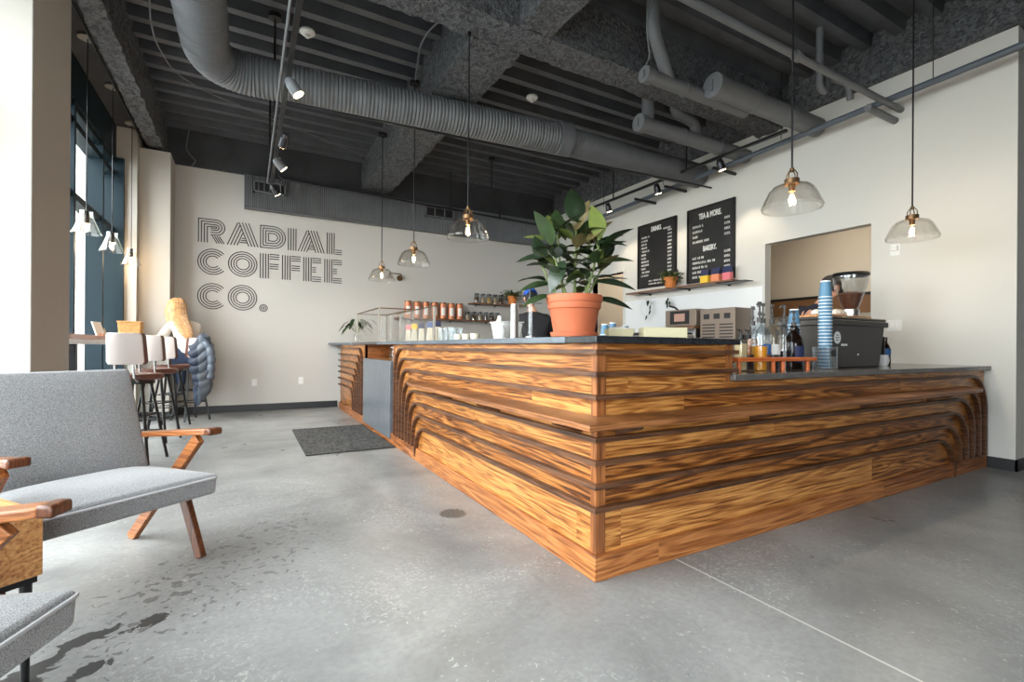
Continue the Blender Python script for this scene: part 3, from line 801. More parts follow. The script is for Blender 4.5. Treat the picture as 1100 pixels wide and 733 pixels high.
# ------------------------------------------------------------------ lettering on the back wall
t = thing('wall_lettering', (-1.0, YB, 1.6), 'black striped outline lettering reading RADIAL COFFEE CO. on the pale back wall', 'sign')
LW = .0135; ST = .038
YL0, YL1 = YB - .006, YB + .001
def letter(kind, x0, x1, z0, z1):
    g = G(); w = x1 - x0; h = z1 - z0; T = 3 * ST
    def ln(path, closed=False):
        g.ribbon([(x0 + a, z0 + b) for a, b in path], LW, lambda a, b, hh: (a, hh, b), YL0, YL1, closed)
    def arc(cx, cz, r, a0, a1, n=28): return [(cx + r * math.cos(a0 + (a1 - a0) * i / n), cz + r * math.sin(a0 + (a1 - a0) * i / n)) for i in range(n + 1)]
    if kind in 'IFEL':
        for k in range(4): ln([(k * ST + LW / 2, 0), (k * ST + LW / 2, h)])
        xa = T + LW + .012
        def arm(zc, xe):
            for k in (0, 1, 2): ln([(xa, zc + (k - 1) * .036), (xe, zc + (k - 1) * .036)])
        if kind == 'L': arm(.036 + LW / 2, w)
        if kind in 'FE': arm(h - .036 - LW / 2, w); arm(h * .5, w * (.96 if kind == 'F' else .72))
        if kind == 'E': arm(.036 + LW / 2, w)
    elif kind == 'O':
        for k in range(4): ln([(w / 2 + (w / 2 - LW / 2 - k * .035) * math.cos(q * PI / 24), h / 2 + (h / 2 - LW / 2 - k * .035) * math.sin(q * PI / 24)) for q in range(48)], True)
    elif kind == 'C':
        for k in range(4):
            r = h / 2 - LW / 2 - k * .035
            ln(arc(h / 2, h / 2, r, math.radians(42), math.radians(318), 40))
    elif kind == 'D':
        R_ = h / 2
        for k in range(4):
            d = k * ST + LW / 2
            ln([(d, d), (d, h - d)] + arc(w - R_ * .98, h / 2, R_ - d, PI / 2, -PI / 2, 24), True)
    elif kind == 'R':
        R_ = h * .34
        for k in range(4):
            d = k * ST + LW / 2; rr = max(R_ - d, .012)
            ln([(d, 0), (d, h - d)] + arc(w - R_, h - R_, rr, PI / 2, -PI / 2, 20) + [(T + .05, h - R_ - rr)])
        for k in range(4): ln([(w * .52 + k * ST * .8, h * .30), (w * .70 + k * ST * .8, 0)])
    elif kind == 'A':
        ax = w * .36
        for k in range(4): ln([(ax + k * ST * 1.15, h), (w - 3 * ST * 1.15 - LW + k * ST * 1.15, 0)])
        s = (w - 3 * ST * 1.15 - LW - ax) / h      # slope of the right stroke
        for k in range(4):
            b0 = k * ST * 1.15; # foot of the left stroke
            # left stroke from (b0,0) rising to meet the leftmost right stroke
            m = (ax - LW) / h
            z = (ax - b0) / (m + s) if k else h * .985
            z = min(z, h * .985)
            # meet point: b0 + m z = ax + s (h - z)
            z = (ax + s * h - b0) / (m + s); z = min(z, h)
            ln([(b0, 0), (b0 + m * z * .97, z * .97)])
        cx = w * .5
        for k, hw in ((0, .052), (1, .036), (2, .02)): ln([(cx - hw, h * .14 + k * .032), (cx + hw, h * .14 + k * .032)])
    g.obj('letter_' + kind.lower(), 'lettering_black', t, world=True)
for kd, a, b in (('R', -2.04, -1.684), ('A', -1.655, -1.22), ('D', -1.205, -.835), ('I', -.80, -.665), ('A', -.645, -.225), ('L', -.20, .05)): letter(kd, a, b, 2.62, 2.985)
for kd, a, b in (('C', -2.045, -1.66), ('O', -1.645, -1.24), ('F', -1.205, -.925), ('F', -.885, -.605), ('E', -.565, -.285), ('E', -.235, .05)): letter(kd, a, b, 2.13, 2.53)
for kd, a, b in (('C', -2.045, -1.66), ('O', -1.645, -1.24)): letter(kd, a, b, 1.60, 2.0)
g = G()
for rr in (.056, .034): g.ribbon([(-1.15 + rr * math.cos(q * PI / 12), 1.65 + rr * math.sin(q * PI / 12)) for q in range(24)], .011, lambda a, b, hh: (a, hh, b), YL0, YL1, True)
g.cyl((-1.15, YL0, 1.65), (-1.15, YL1, 1.65), .014, n=12)
g.obj('full_stop', 'lettering_black', t, world=True)

# ------------------------------------------------------------------ menu boards
def text_mesh(body, size, name, mat, parent, loc, depth=.002, bold=.0):
    cu = bpy.data.curves.new(name, 'FONT'); cu.body = body; cu.size = size; cu.extrude = depth; cu.align_x = 'CENTER'; cu.align_y = 'CENTER'; cu.offset = bold
    o = bpy.data.objects.new(name, cu); COL.objects.link(o)
    dg = bpy.context.evaluated_depsgraph_get(); me = bpy.data.meshes.new_from_object(o.evaluated_get(dg))
    bpy.data.objects.remove(o); me.materials.clear(); me.materials.append(MAT[mat])
    o = bpy.data.objects.new(name, me); COL.objects.link(o); o.parent = parent; o.location = loc
    return o
def board(y0, y1, z0, z1, label, heads, rows, name_rows):
    t = thing('menu_board', (XW, (y0 + y1) / 2, z0), label, 'menu board', group='black menu boards')
    H = z1 - z0; Wd = y1 - y0
    G().box(-.022, 0, -Wd / 2, Wd / 2, 0, H).obj('board_panel', 'board_black', t)
    g = G()
    for a in ((-Wd / 2 - .012, -Wd / 2 + .012, 0, H), (Wd / 2 - .012, Wd / 2 + .012, 0, H)): g.box(-.035, 0, a[0], a[1], a[2] - .012, a[3] + .012)
    for zz in (0, H): g.box(-.035, 0, -Wd / 2, Wd / 2, zz - .012, zz + .012)
    g.obj('board_frame', 'black_metal', t)
    for txt, sz, za in heads:
        o = text_mesh(txt, sz, 'heading', 'board_text', t, (-.024, 0, za), bold=sz * .03); o.scale = (.58, 1, 1)
        o.rotation_euler = (PI / 2, 0, -PI / 2)
    # rows of small unreadable letter tiles; +y is the left of the board seen from the room
    r = random.Random(int(y0 * 100))
    for za, yl, n, sz in rows:
        g = G(); y = yl
        for i in range(n):
            if n > 6 and r.random() < .14: y -= sz * .5; continue
            w = sz * r.choice((.42, .5, .55))
            q = r.randint(0, 3)
            g.box(-.025, -.022, y - .006, y, za, za + sz)
            if q != 1: g.box(-.025, -.022, y - w, y, za + sz - .006, za + sz)
            if q != 2: g.box(-.025, -.022, y - w, y, za, za + .006)
            if q > 1: g.box(-.025, -.022, y - w, y - w + .006, za, za + sz)
            else: g.box(-.025, -.022, y - w, y, za + sz / 2 - .003, za + sz / 2 + .003)
            y -= w + sz * .22
        g.obj('text_row', 'board_text', t)
rows = []
ln = [9, 8, 8, 6, 9, 5, 5, 8, 8, 5, 9, 8]
for i, n in enumerate(ln):
    z = .82 - i * .058
    rows.append((z, .33, n, .03)); rows.append((z + .03 - i * .0, -.24, 4, .03))
rows.append((.89, -.15, 8, .026)); rows.append((.085, .16, 16, .026)); rows.append((.035, .16, 18, .026))
board(3.555, 4.36, 2.06, 3.10, 'narrower black menu board headed DRINKS, the left one', [('DRINKS.', .105, .94)], rows, None)
rows = []
for i, n in enumerate([9, 7, 4, 13]): rows.append((.80 - i * .075, .30, n, .034)); rows.append((.83 - i * .075, -.24, 4, .034))
for i, n in enumerate([9, 18, 12, 8, 7]): rows.append((.335 - i * .070, .30, n, .034))
for i in range(4): rows.append((.365 - i * .070, -.24, 4, .034))
board(2.54, 3.32, 2.03, 3.11, 'wider black menu board headed TEA & MORE and BAKERY, the right one', [('TEA & MORE.', .112, .95), ('BAKERY.', .105, .47)], rows, None)
# ================================================================== SERVICE COUNTER
t = thing('service_counter', (2.2, 3.3, 0), 'long L-shaped walnut counter faced with concentric curved wooden fins and a dark stone top edge', 'counter')
LF = lambda s, z, h: (-h, s, z)     # left face, faces -x
RF = lambda s, z, h: (s, -h, z)     # right face, faces -y
CP = t
def cb(name, mat, *boxes, bevel=.0):
    g = G()
    for b in boxes: g.box(*b)
    return g.obj(name, mat, CP, world=True, bevel=bevel)
cb('front_panel', 'walnut_panel', (0, .03, .03, 3.40, .11, 1.067))
cb('side_panel', 'walnut_panel', (.0, .93, 0, .03, .11, 1.067), (.93, 4.42, 0, .03, .11, .872))
cb('far_panel', 'walnut_panel', (0, .03, 4.81, 6.72, .11, 1.067), (0, .55, 6.70, 6.72, .11, 1.067))
cb('carcass', 'walnut_base', (.52, .55, .6, 6.70, 0, 1.067), (.55, 4.42, .66, .69, 0, .872), (.90, .93, .03, .60, .872, 1.067), (.55, .93, .57, .60, .872, 1.067), (.0, .55, 3.38, 3.40, .11, 1.067), (0, .55, 4.81, 4.83, .11, 1.067))
cb('niche', 'walnut_panel', (.02, .40, 3.40, 4.81, .87, .89), (.38, .40, 3.40, 4.81, .89, 1.067))
cb('plinth', 'walnut_base', (-.022, .05, -.022, 6.72, 0, .115), (.05, 4.43, -.022, .05, 0, .115), bevel=.003)
cb('corner_post', 'walnut_stile', (-.008, .0, .0, .032, .115, 1.067), (-.008, .045, -.008, .0, .115, 1.067))
cb('stile', 'walnut_stile', (-.008, .0, 3.355, 3.40, .115, 1.067)); cb('stile', 'walnut_stile', (-.008, .0, 4.81, 4.86, .115, 1.067))
cb('stile', 'walnut_stile', (.88, .93, -.008, .0, .872, 1.067))
def turn(s0, sv, z, r, z0=.115, n=10):
    """horizontal at height z starting at s0, turned down at sv with radius r"""
    sg = 1 if sv > s0 else -1
    p = [(s0, z), (sv - sg * r, z)]
    for i in range(1, n + 1):
        a = PI / 2 * i / n; p.append((sv - sg * r + sg * r * math.sin(a), z - r + r * math.cos(a)))
    p.append((sv, z0)); return p
ZF = [1.028, .928, .824, .722, .634, .530, .425, .321]
FT, FO = .021, .036
for k, z in enumerate(ZF):
    g = G()
    g.ribbon(turn(-FO, 3.29 - .103 * k, z, .25), FT, LF, 0, FO)
    if k == 0 or k == 1: p = [(0, z), (.945, z)]
    else: p = turn(0, 4.385 - .130 * (k - 2), z, .30)
    g.ribbon(p, FT, RF, 0, FO)
    g.obj('curved_fin', 'walnut_fin', CP, world=True)
for k, z in enumerate(ZF[:7]):
    g = G(); z2 = z - .012
    p = [(6.75 - a, b) for a, b in turn(0, 6.75 - (4.93 + .10 * k), z2, .22)]
    g.ribbon(p, FT, LF, 0, FO)
    g.box(-.036, .5, 6.72, 6.75, z2 - .0105, z2 + .0105)
    g.obj('curved_fin', 'walnut_fin', CP, world=True)
# drinks ledge with brackets along both faces
g = G(); Z0, Z1 = .712, .738
poly = [(-.002, -.002), (-.002, 2.62), (-.06, 2.60), (-.13, 2.50), (-.175, 2.32), (-.19, 2.10), (-.20, 1.8), (-.20, -.20), (3.55, -.20), (3.80, -.18), (3.95, -.12), (4.02, -.04), (4.02, -.002)]
g.prism([(a, b) for a, b in poly][::-1], lambda a, b, h: (a, b, h), Z0, Z1)
led = g.obj('ledge', 'walnut_ledge', CP, world=True, bevel=.003)
for s in (.12, .95, 1.75): 
    G().prism([(0, .715), (-.17, .715), (-.15, .69), (0, .645)], lambda a, b, h: (a, s + h, b), -.012, .012).obj('bracket', 'walnut_fin', CP, world=True)
for s in (.12, 1.1, 2.3, 3.3):
    G().prism([(0, .715), (-.17, .715), (-.15, .69), (0, .645)], lambda a, b, h: (s + h, a, b), -.012, .012).obj('bracket', 'walnut_fin', CP, world=True)
o = G().box(-.035, .02, 3.43, 4.78, .05, .89).obj('stone_panel', 'slate_panel', CP, world=True, bevel=.004); o['label'] = 'blue-grey stone slab let into the wooden front'
# worktops
def slab(name, poly, z0, z1, mat, label):
    g = G().prism(poly, lambda a, b, h: (a, b, h), z0, z1); o = g.obj(name, mat, bevel=.004); return tag(o, label, 'countertop')
slab('worktop', [(-.038, -.038), (.955, -.038), (.955, .62), (.60, .62), (.60, .20), (-.038, .20)], 1.067, 1.1, 'slate_black', 'black stone countertop at the raised corner, carrying the big potted plant')
slab('worktop', [(-.038, .202), (.60, .202), (.60, 4.04), (-.038, 4.04)], 1.067, 1.1, 'slate_grey', 'long blue-grey stone countertop running away from the potted plant')
slab('worktop', [(-.038, 4.042), (.60, 4.042), (.60, 5.50), (-.038, 5.50)], 1.067, 1.1, 'slate_black', 'black stretch of countertop under the pastry case')
slab('worktop', [(-.038, 5.502), (.60, 5.502), (.60, 6.95), (-.17, 6.95), (-.17, 6.74), (-.12, 6.62), (-.038, 6.50)], 1.067, 1.1, 'slate_grey', 'grey countertop end touching the lettered wall, flared outward')
slab('worktop', [(.90, -.045), (4.44, -.045), (4.44, .72), (.932, .72), (.932, -.01), (.90, -.01)], .874, .909, 'slate_low', 'lower dark stone worktop at the right, under the syrup bottles and grey bin')
# back counter along menu wall and work unit behind the bar
t = thing('back_counter', (4.1, 3.3, 0), 'white counter along the menu wall, hidden behind the bar, carrying the ovens', 'counter')
G().box(3.82, XW - .01, 2.16, 4.66, .08, .87).obj('cabinet_body', 'plastic_white', t, world=True)
for i in range(4):
    d = G().box(3.80, 3.82, 2.18 + i * .62, 2.77 + i * .62, .1, .85).obj('door', 'white_gloss', t, world=True, bevel=.003)
    G().box(3.785, 3.80, 2.24 + i * .62, 2.26 + i * .62, .6, .75).obj('handle', 'steel', d, world=True)
G().box(3.78, XW - .009, 2.14, 4.68, .87, .905).obj('counter_slab', 'slate_black', t, world=True)
t = thing('undercounter_fridge', (1.35, 1.62, 0), 'steel work unit standing behind the corner of the bar, under the small cup stacks', 'fridge')
G().box(.95, 1.75, 1.05, 2.20, .05, 1.09).obj('fridge_body', 'steel', t, world=True, bevel=.01)
d = G().box(1.75, 1.78, 1.08, 2.17, .1, 1.05).obj('door', 'brushed', t, world=True, bevel=.005)
G().box(1.78, 1.81, 1.2, 1.22, .4, .8).obj('handle', 'steel', d, world=True)
for x in (1.0, 1.7):
    for y in (1.1, 2.15): G().cyl((x, y, 0), (x, y, .06), .02, n=10).obj('leg', 'steel', t, world=True)

# ================================================================== LOUNGE
def armchair(loc, d, label):
    rz = math.atan2(-d[0], d[1])
    t = thing('armchair', (loc[0], loc[1], 0), label, 'armchair', rz, 'grey tweed lounge armchairs')
    # seat cushion, tapered toward the back, crowned
    g = G(); nx, ny = 12, 10; vs = []
    def top(a, b): # a in -1..1 , b 0..1 back
        return .438 - .030 * b + .042 * (1 - a ** 4) * (1 - (2 * b - 1) ** 4)
    for j in range(ny + 1):
        for i in range(nx + 1):
            a = -1 + 2 * i / nx; b = j / ny
            vs.append((a * .325, -b * .60, top(a, b)))
    n1 = len(vs)
    for j in range(ny + 1):
        for i in range(nx + 1):
            a = -1 + 2 * i / nx; b = j / ny
            vs.append((a * .320, -b * .60 - .004, .345 - .02 * b))
    W_ = nx + 1
    fs = [(j * W_ + i, j * W_ + i + 1, (j + 1) * W_ + i + 1, (j + 1) * W_ + i) for j in range(ny) for i in range(nx)]
    fs += [(n1 + (j + 1) * W_ + i, n1 + (j + 1) * W_ + i + 1, n1 + j * W_ + i + 1, n1 + j * W_ + i) for j in range(ny) for i in range(nx)]
    g.add(vs, fs, True)
    side = []
    for i in range(nx): side.append((i, n1 + i, n1 + i + 1, i + 1)); side.append((ny * W_ + i + 1, n1 + ny * W_ + i + 1, n1 + ny * W_ + i, ny * W_ + i))
    for j in range(ny): side.append(((j + 1) * W_, n1 + (j + 1) * W_, n1 + j * W_, j * W_)); side.append((j * W_ + nx, n1 + j * W_ + nx, n1 + (j + 1) * W_ + nx, (j + 1) * W_ + nx))
    g.add(vs, side, False)
    seat = g.obj('seat_cushion', 'grey_tweed', t, bevel=.016, seg=3)
    pts = [(-.323, -.59, .412), (-.325, -.0, .426), (.325, -.0, .426), (.323, -.59, .412)]
    G().tube(polyarc([(-.325, -.58, .406), (-.327, .003, .424), (.327, .003, .424), (.325, -.58, .406)], .03), .0055, 8).obj('piping', 'piping_grey', seat)
    # back cushion
    g = G(); vs = []; nx, nz = 12, 12
    for side_ in (0, 1):
        for k in range(nz + 1):
            for i in range(nx + 1):
                a = -1 + 2 * i / nx; q = k / nz
                y = -.575 - .21 * q; z = .40 + .505 * q
                w = .326 + .014 * q
                bul = .030 * (1 - a ** 4) * (1 - (2 * q - 1) ** 4)
                th = .04
                ny_ = .92; nz_ = .39
                off = (th + bul) if side_ == 0 else -th
                vs.append((a * w, y + ny_ * off, z + nz_ * off * .9))
    m = (nx + 1) * (nz + 1); W_ = nx + 1
    fs = []
    for k in range(nz):
        for i in range(nx):
            a = k * W_ + i; fs.append((a, a + W_, a + W_ + 1, a + 1)); fs.append((m + a, m + a + 1, m + a + W_ + 1, m + a + W_))
    g.add(vs, fs, True)
    sd = []
    for i in range(nx): sd.append((i, i + 1, m + i + 1, m + i)); a = nz * W_ + i; sd.append((a + 1, a, m + a, m + a + 1))
    for k in range(nz): a = k * W_; sd.append((a, m + a, m + a + W_, a + W_)); b = a + nx; sd.append((b, b + W_, m + b + W_, m + b))
    g.add(vs, sd, False)
    g.obj('back_cushion', 'grey_tweed', t, bevel=.016, seg=3)
    for s in (-1, 1):
        x = s * .352
        G().bar((x, -.745, .0), (x, -.185, .588), .030, .055, (0, 1, 0)).obj('rear_leg', 'teak_y', t, bevel=.004)
        G().bar((x - s * .002, -.160, .0), (x - s * .002, -.335, .375), .030, .050, (0, 1, 0), w1=.03, d1=.06).obj('front_leg', 'teak_dark', t, bevel=.004)
        # armrest : flat tapering paddle
        pr = [(-.032, -.635), (.028, -.640), (.036, -.30), (.036, -.06), (.028, .005), (-.018, .012), (-.036, -.05), (-.038, -.3)]
        g = G(); n = len(pr); vs = []
        zz = lambda y: .549 + (y + .64) / .65 * .068
        for h in (0, .028): vs += [(x + s * a, b - .070, zz(b) + h) for a, b in pr]
        g.add(vs, [tuple(range(n)), tuple(range(2 * n - 1, n - 1, -1))] + [(i, i + n, (i + 1) % n + n, (i + 1) % n) for i in range(n)])
        g.obj('armrest', 'teak_y', t, bevel=.006, seg=3)
        G().box(x - .034, x + .034, -.100, -.058, .612, .645).obj('armrest_tip', 'teak_dark', t, bevel=.008)
        g = G(); g.bar((x - s * .015, -.615, .38), (x - s * .020, -.80, .84), .028, .04, (0, 1, 0)); g.obj('back_post', 'teak_dark', t, bevel=.003)
    g = G(); g.box(-.33, .33, -.36, -.31, .315, .35).box(-.33, .33, -.60, -.56, .30, .34); g.obj('seat_rail', 'teak_dark', t)
    return t
armchair((-1.756, .758), (.6, -.8), 'grey tweed armchair with teak frame, the whole one facing the counter')
armchair((-1.863, -.431), (.93, -.37), 'grey tweed armchair cut off by the lower left corner, nearest the camera')

# side table between the chairs
a1 = math.atan2(.8, -.6)       # local x runs along (-.6,.8)
t = thing('side_table', (-1.93, .305, 0), 'wooden box side table between the two grey armchairs', 'side table', a1)
G().box(0, .42, 0, .235, .33, .53).obj('table_box', 'table_wood', t, bevel=.004)
G().box(.03, .39, -.004, 0, .355, .505).obj('drawer_front', 'table_wood', t, bevel=.002)
for x in (.03, .39):
    for y in (.03, .205): G().cyl((x, y, .33), (x, y, 0), .016, .010, n=10).obj('leg', 'black_metal', t)
G().box(.01, .41, .01, .225, .31, .33).obj('base_frame', 'black_metal', t)

# ================================================================== WINDOW BAR
t = thing('window_bar', (-2.79, 4.8, 0), 'narrow white-edged standing bar along the tall windows', 'bar table')
G().box(-2.89, -2.60, 3.28, 6.32, 1.048, 1.088).obj('bar_slab', 'plastic_white', t, world=True, bevel=.004)
for y in (4.05, 5.6): G().box(-2.80, -2.74, y - .03, y + .03, 0, 1.048).obj('leg', 'black_metal', t, world=True)
o = G().box(-2.86, -2.66, 3.4, 5.25, 1.089, 1.135).obj('plank', 'tray_wood', bevel=.004); tag(o, 'thick brown wooden plank lying on the window bar', 'plank')
t = thing('card_stand', (-2.74, 5.28, 1.089), 'white folded card leaning on the window bar, next to the blue cup', 'card')
G().hexa([(-.10, -.05, 0), (-.09, -.055, 0), (-.04, .06, 0), (-.05, .065, 0)], [(-.16, -.05, .21), (-.15, -.055, .21), (-.10, .06, .21), (-.11, .065, .21)]).obj('card_sheet', 'paper', t)
G().box(-.09, -.055, -.03, .03, 0, .08).obj('card_support', 'tray_wood', t)
t = thing('cup', (-2.70, 5.45, 1.089), 'small blue cup on the window bar', 'cup')
G().lathe((0, 0, 0), [(.030, 0), (.042, .02), (.046, .09), (.042, .09), (.038, .02), (.001, .012)], 20).obj('cup_body', 'cup_blue', t)
t = thing('laptop', (-2.76, 5.75, 1.089), 'open grey laptop on the window bar, behind the blue cup', 'laptop')
G().box(-.10, .10, -.12, .12, 0, .015).obj('keyboard_base', 'dark_metal', t)
G().hexa([(-.105, -.12, .012), (-.095, -.12, .012), (-.095, .12, .012), (-.105, .12, .012)], [(-.165, -.12, .16), (-.155, -.12, .16), (-.155, .12, .16), (-.165, .12, .16)]).obj('screen_lid', 'brushed', t)
t = thing('basket', (-2.70, 6.14, 1.089), 'honey-coloured wicker basket on the window bar by the pier', 'basket')
g = G(); g.hexa([(-.11, -.08, 0), (.11, -.08, 0), (.11, .08, 0), (-.11, .08, 0)], [(-.12, -.10, .25), (.12, -.10, .25), (.12, .10, .25), (-.12, .10, .25)])
g.obj('basket_body', 'wicker', t, bevel=.01)
G().tube([(-.12, -.10, .25), (.12, -.10, .25), (.12, .10, .25), (-.12, .10, .25), (-.12, -.10, .25)], .010, 8).obj('basket_rim', 'wicker', t)

def stool(name_loc, rz, label):
    t = thing('bar_stool', (name_loc[0], name_loc[1], 0), label, 'bar stool', rz, 'bar stools along the window bar')
    g = G(); g.lathe((0, 0, .735), [(.17, 0), (.195, .012), (.197, .035), (.18, .052), (.10, .058), (.001, .058)], 28); g.obj('seat', 'stool_brown', t)
    G().cyl((0, 0, .70), (0, 0, .735), .13, n=20).obj('seat_plate', 'black_metal', t)
    for a in range(4):
        q = PI / 4 + a * PI / 2; c, s = math.cos(q), math.sin(q)
        G().bar((.10 * c, .10 * s, .715), (.235 * c, .235 * s, 0), .021, .021, (c, s, 0)).obj('leg', 'black_metal', t)
    for z, rr in ((.26, .186), (.42, .157)):
        pts = [(rr * math.cos(PI / 4 + a * PI / 2), rr * math.sin(PI / 4 + a * PI / 2), z) for a in range(5)]
        G().tube(pts, .009, 8).obj('footrest', 'black_metal', t)
    for x in (-.07, .07): G().tube([(x, -.13, .72), (x, -.19, .76), (x, -.215, .98)], .0085, 8).obj('back_support', 'steel', t)
    # curved backrest: pale outside, brown pad inside
    for nm, mt, ya, yb in (('backrest_shell', 'stool_white', -.238, -.222), ('backrest_pad', 'stool_brown', -.222, -.160)):
        g = G(); n = 10; vs = []
        for z, w in ((.875, .128), (.90, .142), (1.12, .134), (1.145, .122)):
            for yy in (ya, yb):
                for i in range(n + 1):
                    a = -1 + 2 * i / n; vs.append((a * w, yy + .05 * a * a - (z - .875) * .10, z))
        m = n + 1; fs = []
        for k in range(3):
            for i in range(n):
                o1 = (2 * k) * m + i; o2 = (2 * k + 2) * m + i
                fs.append((o1, o1 + 1, o2 + 1, o2)); fs.append((o1 + m + 1, o1 + m, o2 + m, o2 + m + 1))
            for i in (0, n):
                a_, b_ = (2 * k) * m + i, (2 * k + 2) * m + i; fs.append((a_, b_, b_ + m, a_ + m))
        for i in range(n): fs.append((i, i + m, i + m + 1, i + 1)); q = 6 * m + i; fs.append((q, q + 1, q + m + 1, q + m))
        g.add(vs, fs, True); g.obj(nm, mt, t, bevel=.004)
    return t
stool((-2.235, 3.66), -.30, 'bar stool with pale curved back, nearest to the grey armchair')
stool((-2.235, 4.72), -.30, 'bar stool with pale curved back, second from the armchair')
stool((-2.235, 5.74), -.30, 'bar stool with pale curved back right beside the seated woman')
stool((-2.06, 6.30), math.atan2(.55, .83), 'bar stool the blonde woman sits on, a jacket over its back')

# floor mat and drain
t = thing('floor_mat', (-.45, 4.0, 0), 'dark speckled entrance mat on the floor in front of the counter', 'mat')
G().box(-.425, .415, -.79, .79, 0, .012).obj('mat_pile', 'mat_pile', t, bevel=.004)
g = G(); g.box(-.435, .420, -.80, -.78, 0, .009).box(-.435, .420, .78, .80, 0, .009).box(-.435, -.42, -.80, .80, 0, .009)
g.obj('mat_edge', 'board_black', t)
t = thing('floor_drain', (-.248, 1.10, 0), 'round metal drain grate set in the concrete floor', 'drain')
G().cyl((0, 0, -.002), (0, 0, .0022), .085, n=32).obj('drain_rim', 'drain_metal', t)
g = G()
for i in range(-4, 5):
    for j in range(-4, 5):
        if math.hypot(i, j) < 4.4: g.box(i * .017 - .0045, i * .017 + .0045, j * .017 - .0045, j * .017 + .0045, .0022, .003)
g.obj('drain_holes', 'drain_dark', t)
# ================================================================== PLANTS
def leaf(g, base, d, up, L, W, droop=.25, fold=.25, n=7):
    """pointed oval leaf from base along d"""
    base = Vector(base); d = Vector(d).normalized(); up = Vector(up)
    s = d.cross(up)
    if s.length < 1e-3: s = d.cross(Vector((1, 0, 0)))
    s.normalize(); u = s.cross(d).normalized()
    vs = []
    for k in range(n + 1):
        q = k / n; w = W * .5 * (math.sin(PI * min(1, q ** .85)) ** .8) if 0 < k < n else .001
        c = base + d * (L * q) - u * (droop * L * q * q)
        vs += [c + s * w + u * (fold * w), c, c - s * w + u * (fold * w)]
    fs = []
    for k in range(n):
        a = 3 * k; fs += [(a, a + 3, a + 4, a + 1), (a + 1, a + 4, a + 5, a + 2)]
    g.add(vs, fs, True)
def pot(t, r0, r1, h, mat, saucer=True, soil=True, rim=.03):
    G().lathe((0, 0, .012 if saucer else 0), [(r0, 0), (r1 - .012, h - rim * 1.6), (r1 - .010, h - rim * 1.6), (r1, h - rim * 1.5), (r1 + .004, h), (r1 - .010, h), (r1 - .014, h - .03), (.001, h - .03)], 36).obj('pot', mat, t)
    if saucer: G().lathe((0, 0, 0), [(r0 * .95, 0), (r0 * 1.16, .006), (r0 * 1.22, .026), (r0 * 1.18, .028), (r0 * 1.1, .012), (.001, .011)], 36).obj('saucer', mat, t)
    if soil: G().cyl((0, 0, h - .035), (0, 0, h - .010), r1 - .016, n=28).obj('soil', 'soil', t)
t = thing('potted_plant', (.175, .415, 1.10), 'tall rubber plant with broad dark leaves in a large terracotta pot on the counter corner', 'potted plant')
G().lathe((0, 0, .012), [(.108, 0), (.133, .135), (.136, .14), (.143, .145), (.146, .175), (.150, .178), (.155, .205), (.150, .216), (.138, .216), (.134, .190), (.001, .19)], 48).obj('pot', 'terracotta', t)
G().lathe((0, 0, 0), [(.112, 0), (.124, .006), (.130, .028), (.126, .030), (.116, .012), (.001, .011)], 48).obj('saucer', 'terracotta', t)
G().cyl((0, 0, .19), (0, 0, .208), .134, n=32).obj('soil', 'soil', t)
r = random.Random(21)
CR, CF = Vector((.874, -.486, 0)), Vector((.486, .874, 0))   # across and away as seen from the room
stems = [((.00, .00), (.01, .0), .46), ((-.05, .01), (-.09, .02), .40), ((.06, .02), (.09, .04), .38), ((-.03, -.05), (-.13, -.06), .32), ((.04, -.05), (.13, -.03), .34), ((.0, .06), (.03, .12), .38), ((-.07, -.01), (-.17, .0), .20), ((.05, .05), (.15, .05), .2)]
gs = G(); gl = G()
def P3(a, b, z): return CR * a + CF * b + Vector((0, 0, z))
for (a0, b0), (a1, b1), h in stems:
    h *= .93
    pts = [P3(a0, b0, .19)] + [P3(a0 + (a1 - a0) * q ** .8, b0 + (b1 - b0) * q ** .8, .19 + h * q) for q in (.25, .5, .75, 1.0)]
    gs.tube(pts, .006, 8, radii=[.0075, .0068, .006, .005, .004])
    nl = int(h / .030)
    for i in range(nl):
        q = .18 + .82 * (i + 1) / nl; seg = min(3, int(q * 4)); f = q * 4 - seg
        p = pts[seg].lerp(pts[seg + 1], f)
        az = i * 2.4 + r.uniform(-.4, .4) + a1 * 9
        el = r.uniform(.15, .75) + .55 * (q > .85)
        d = Vector((math.cos(az) * math.cos(el), math.sin(az) * math.cos(el), math.sin(el)))
        L = r.uniform(.12, .19) * (.75 + .35 * q); W = L * r.uniform(.46, .58)
        gl.m = r.choices((0, 1, 2, 3), (6, 6, 3, 2))[0]
        gs.tube([p, p + d * .03], .003, 6)
        leaf(gl, p + d * .028, d, (0, 0, 1), L, W, droop=r.uniform(.1, .45), fold=r.uniform(.05, .35), n=9)
    gl.m = 2; leaf(gl, pts[-1], (a1 * .6, 0, 1), (0, 1, 0), .13, .045, .1)
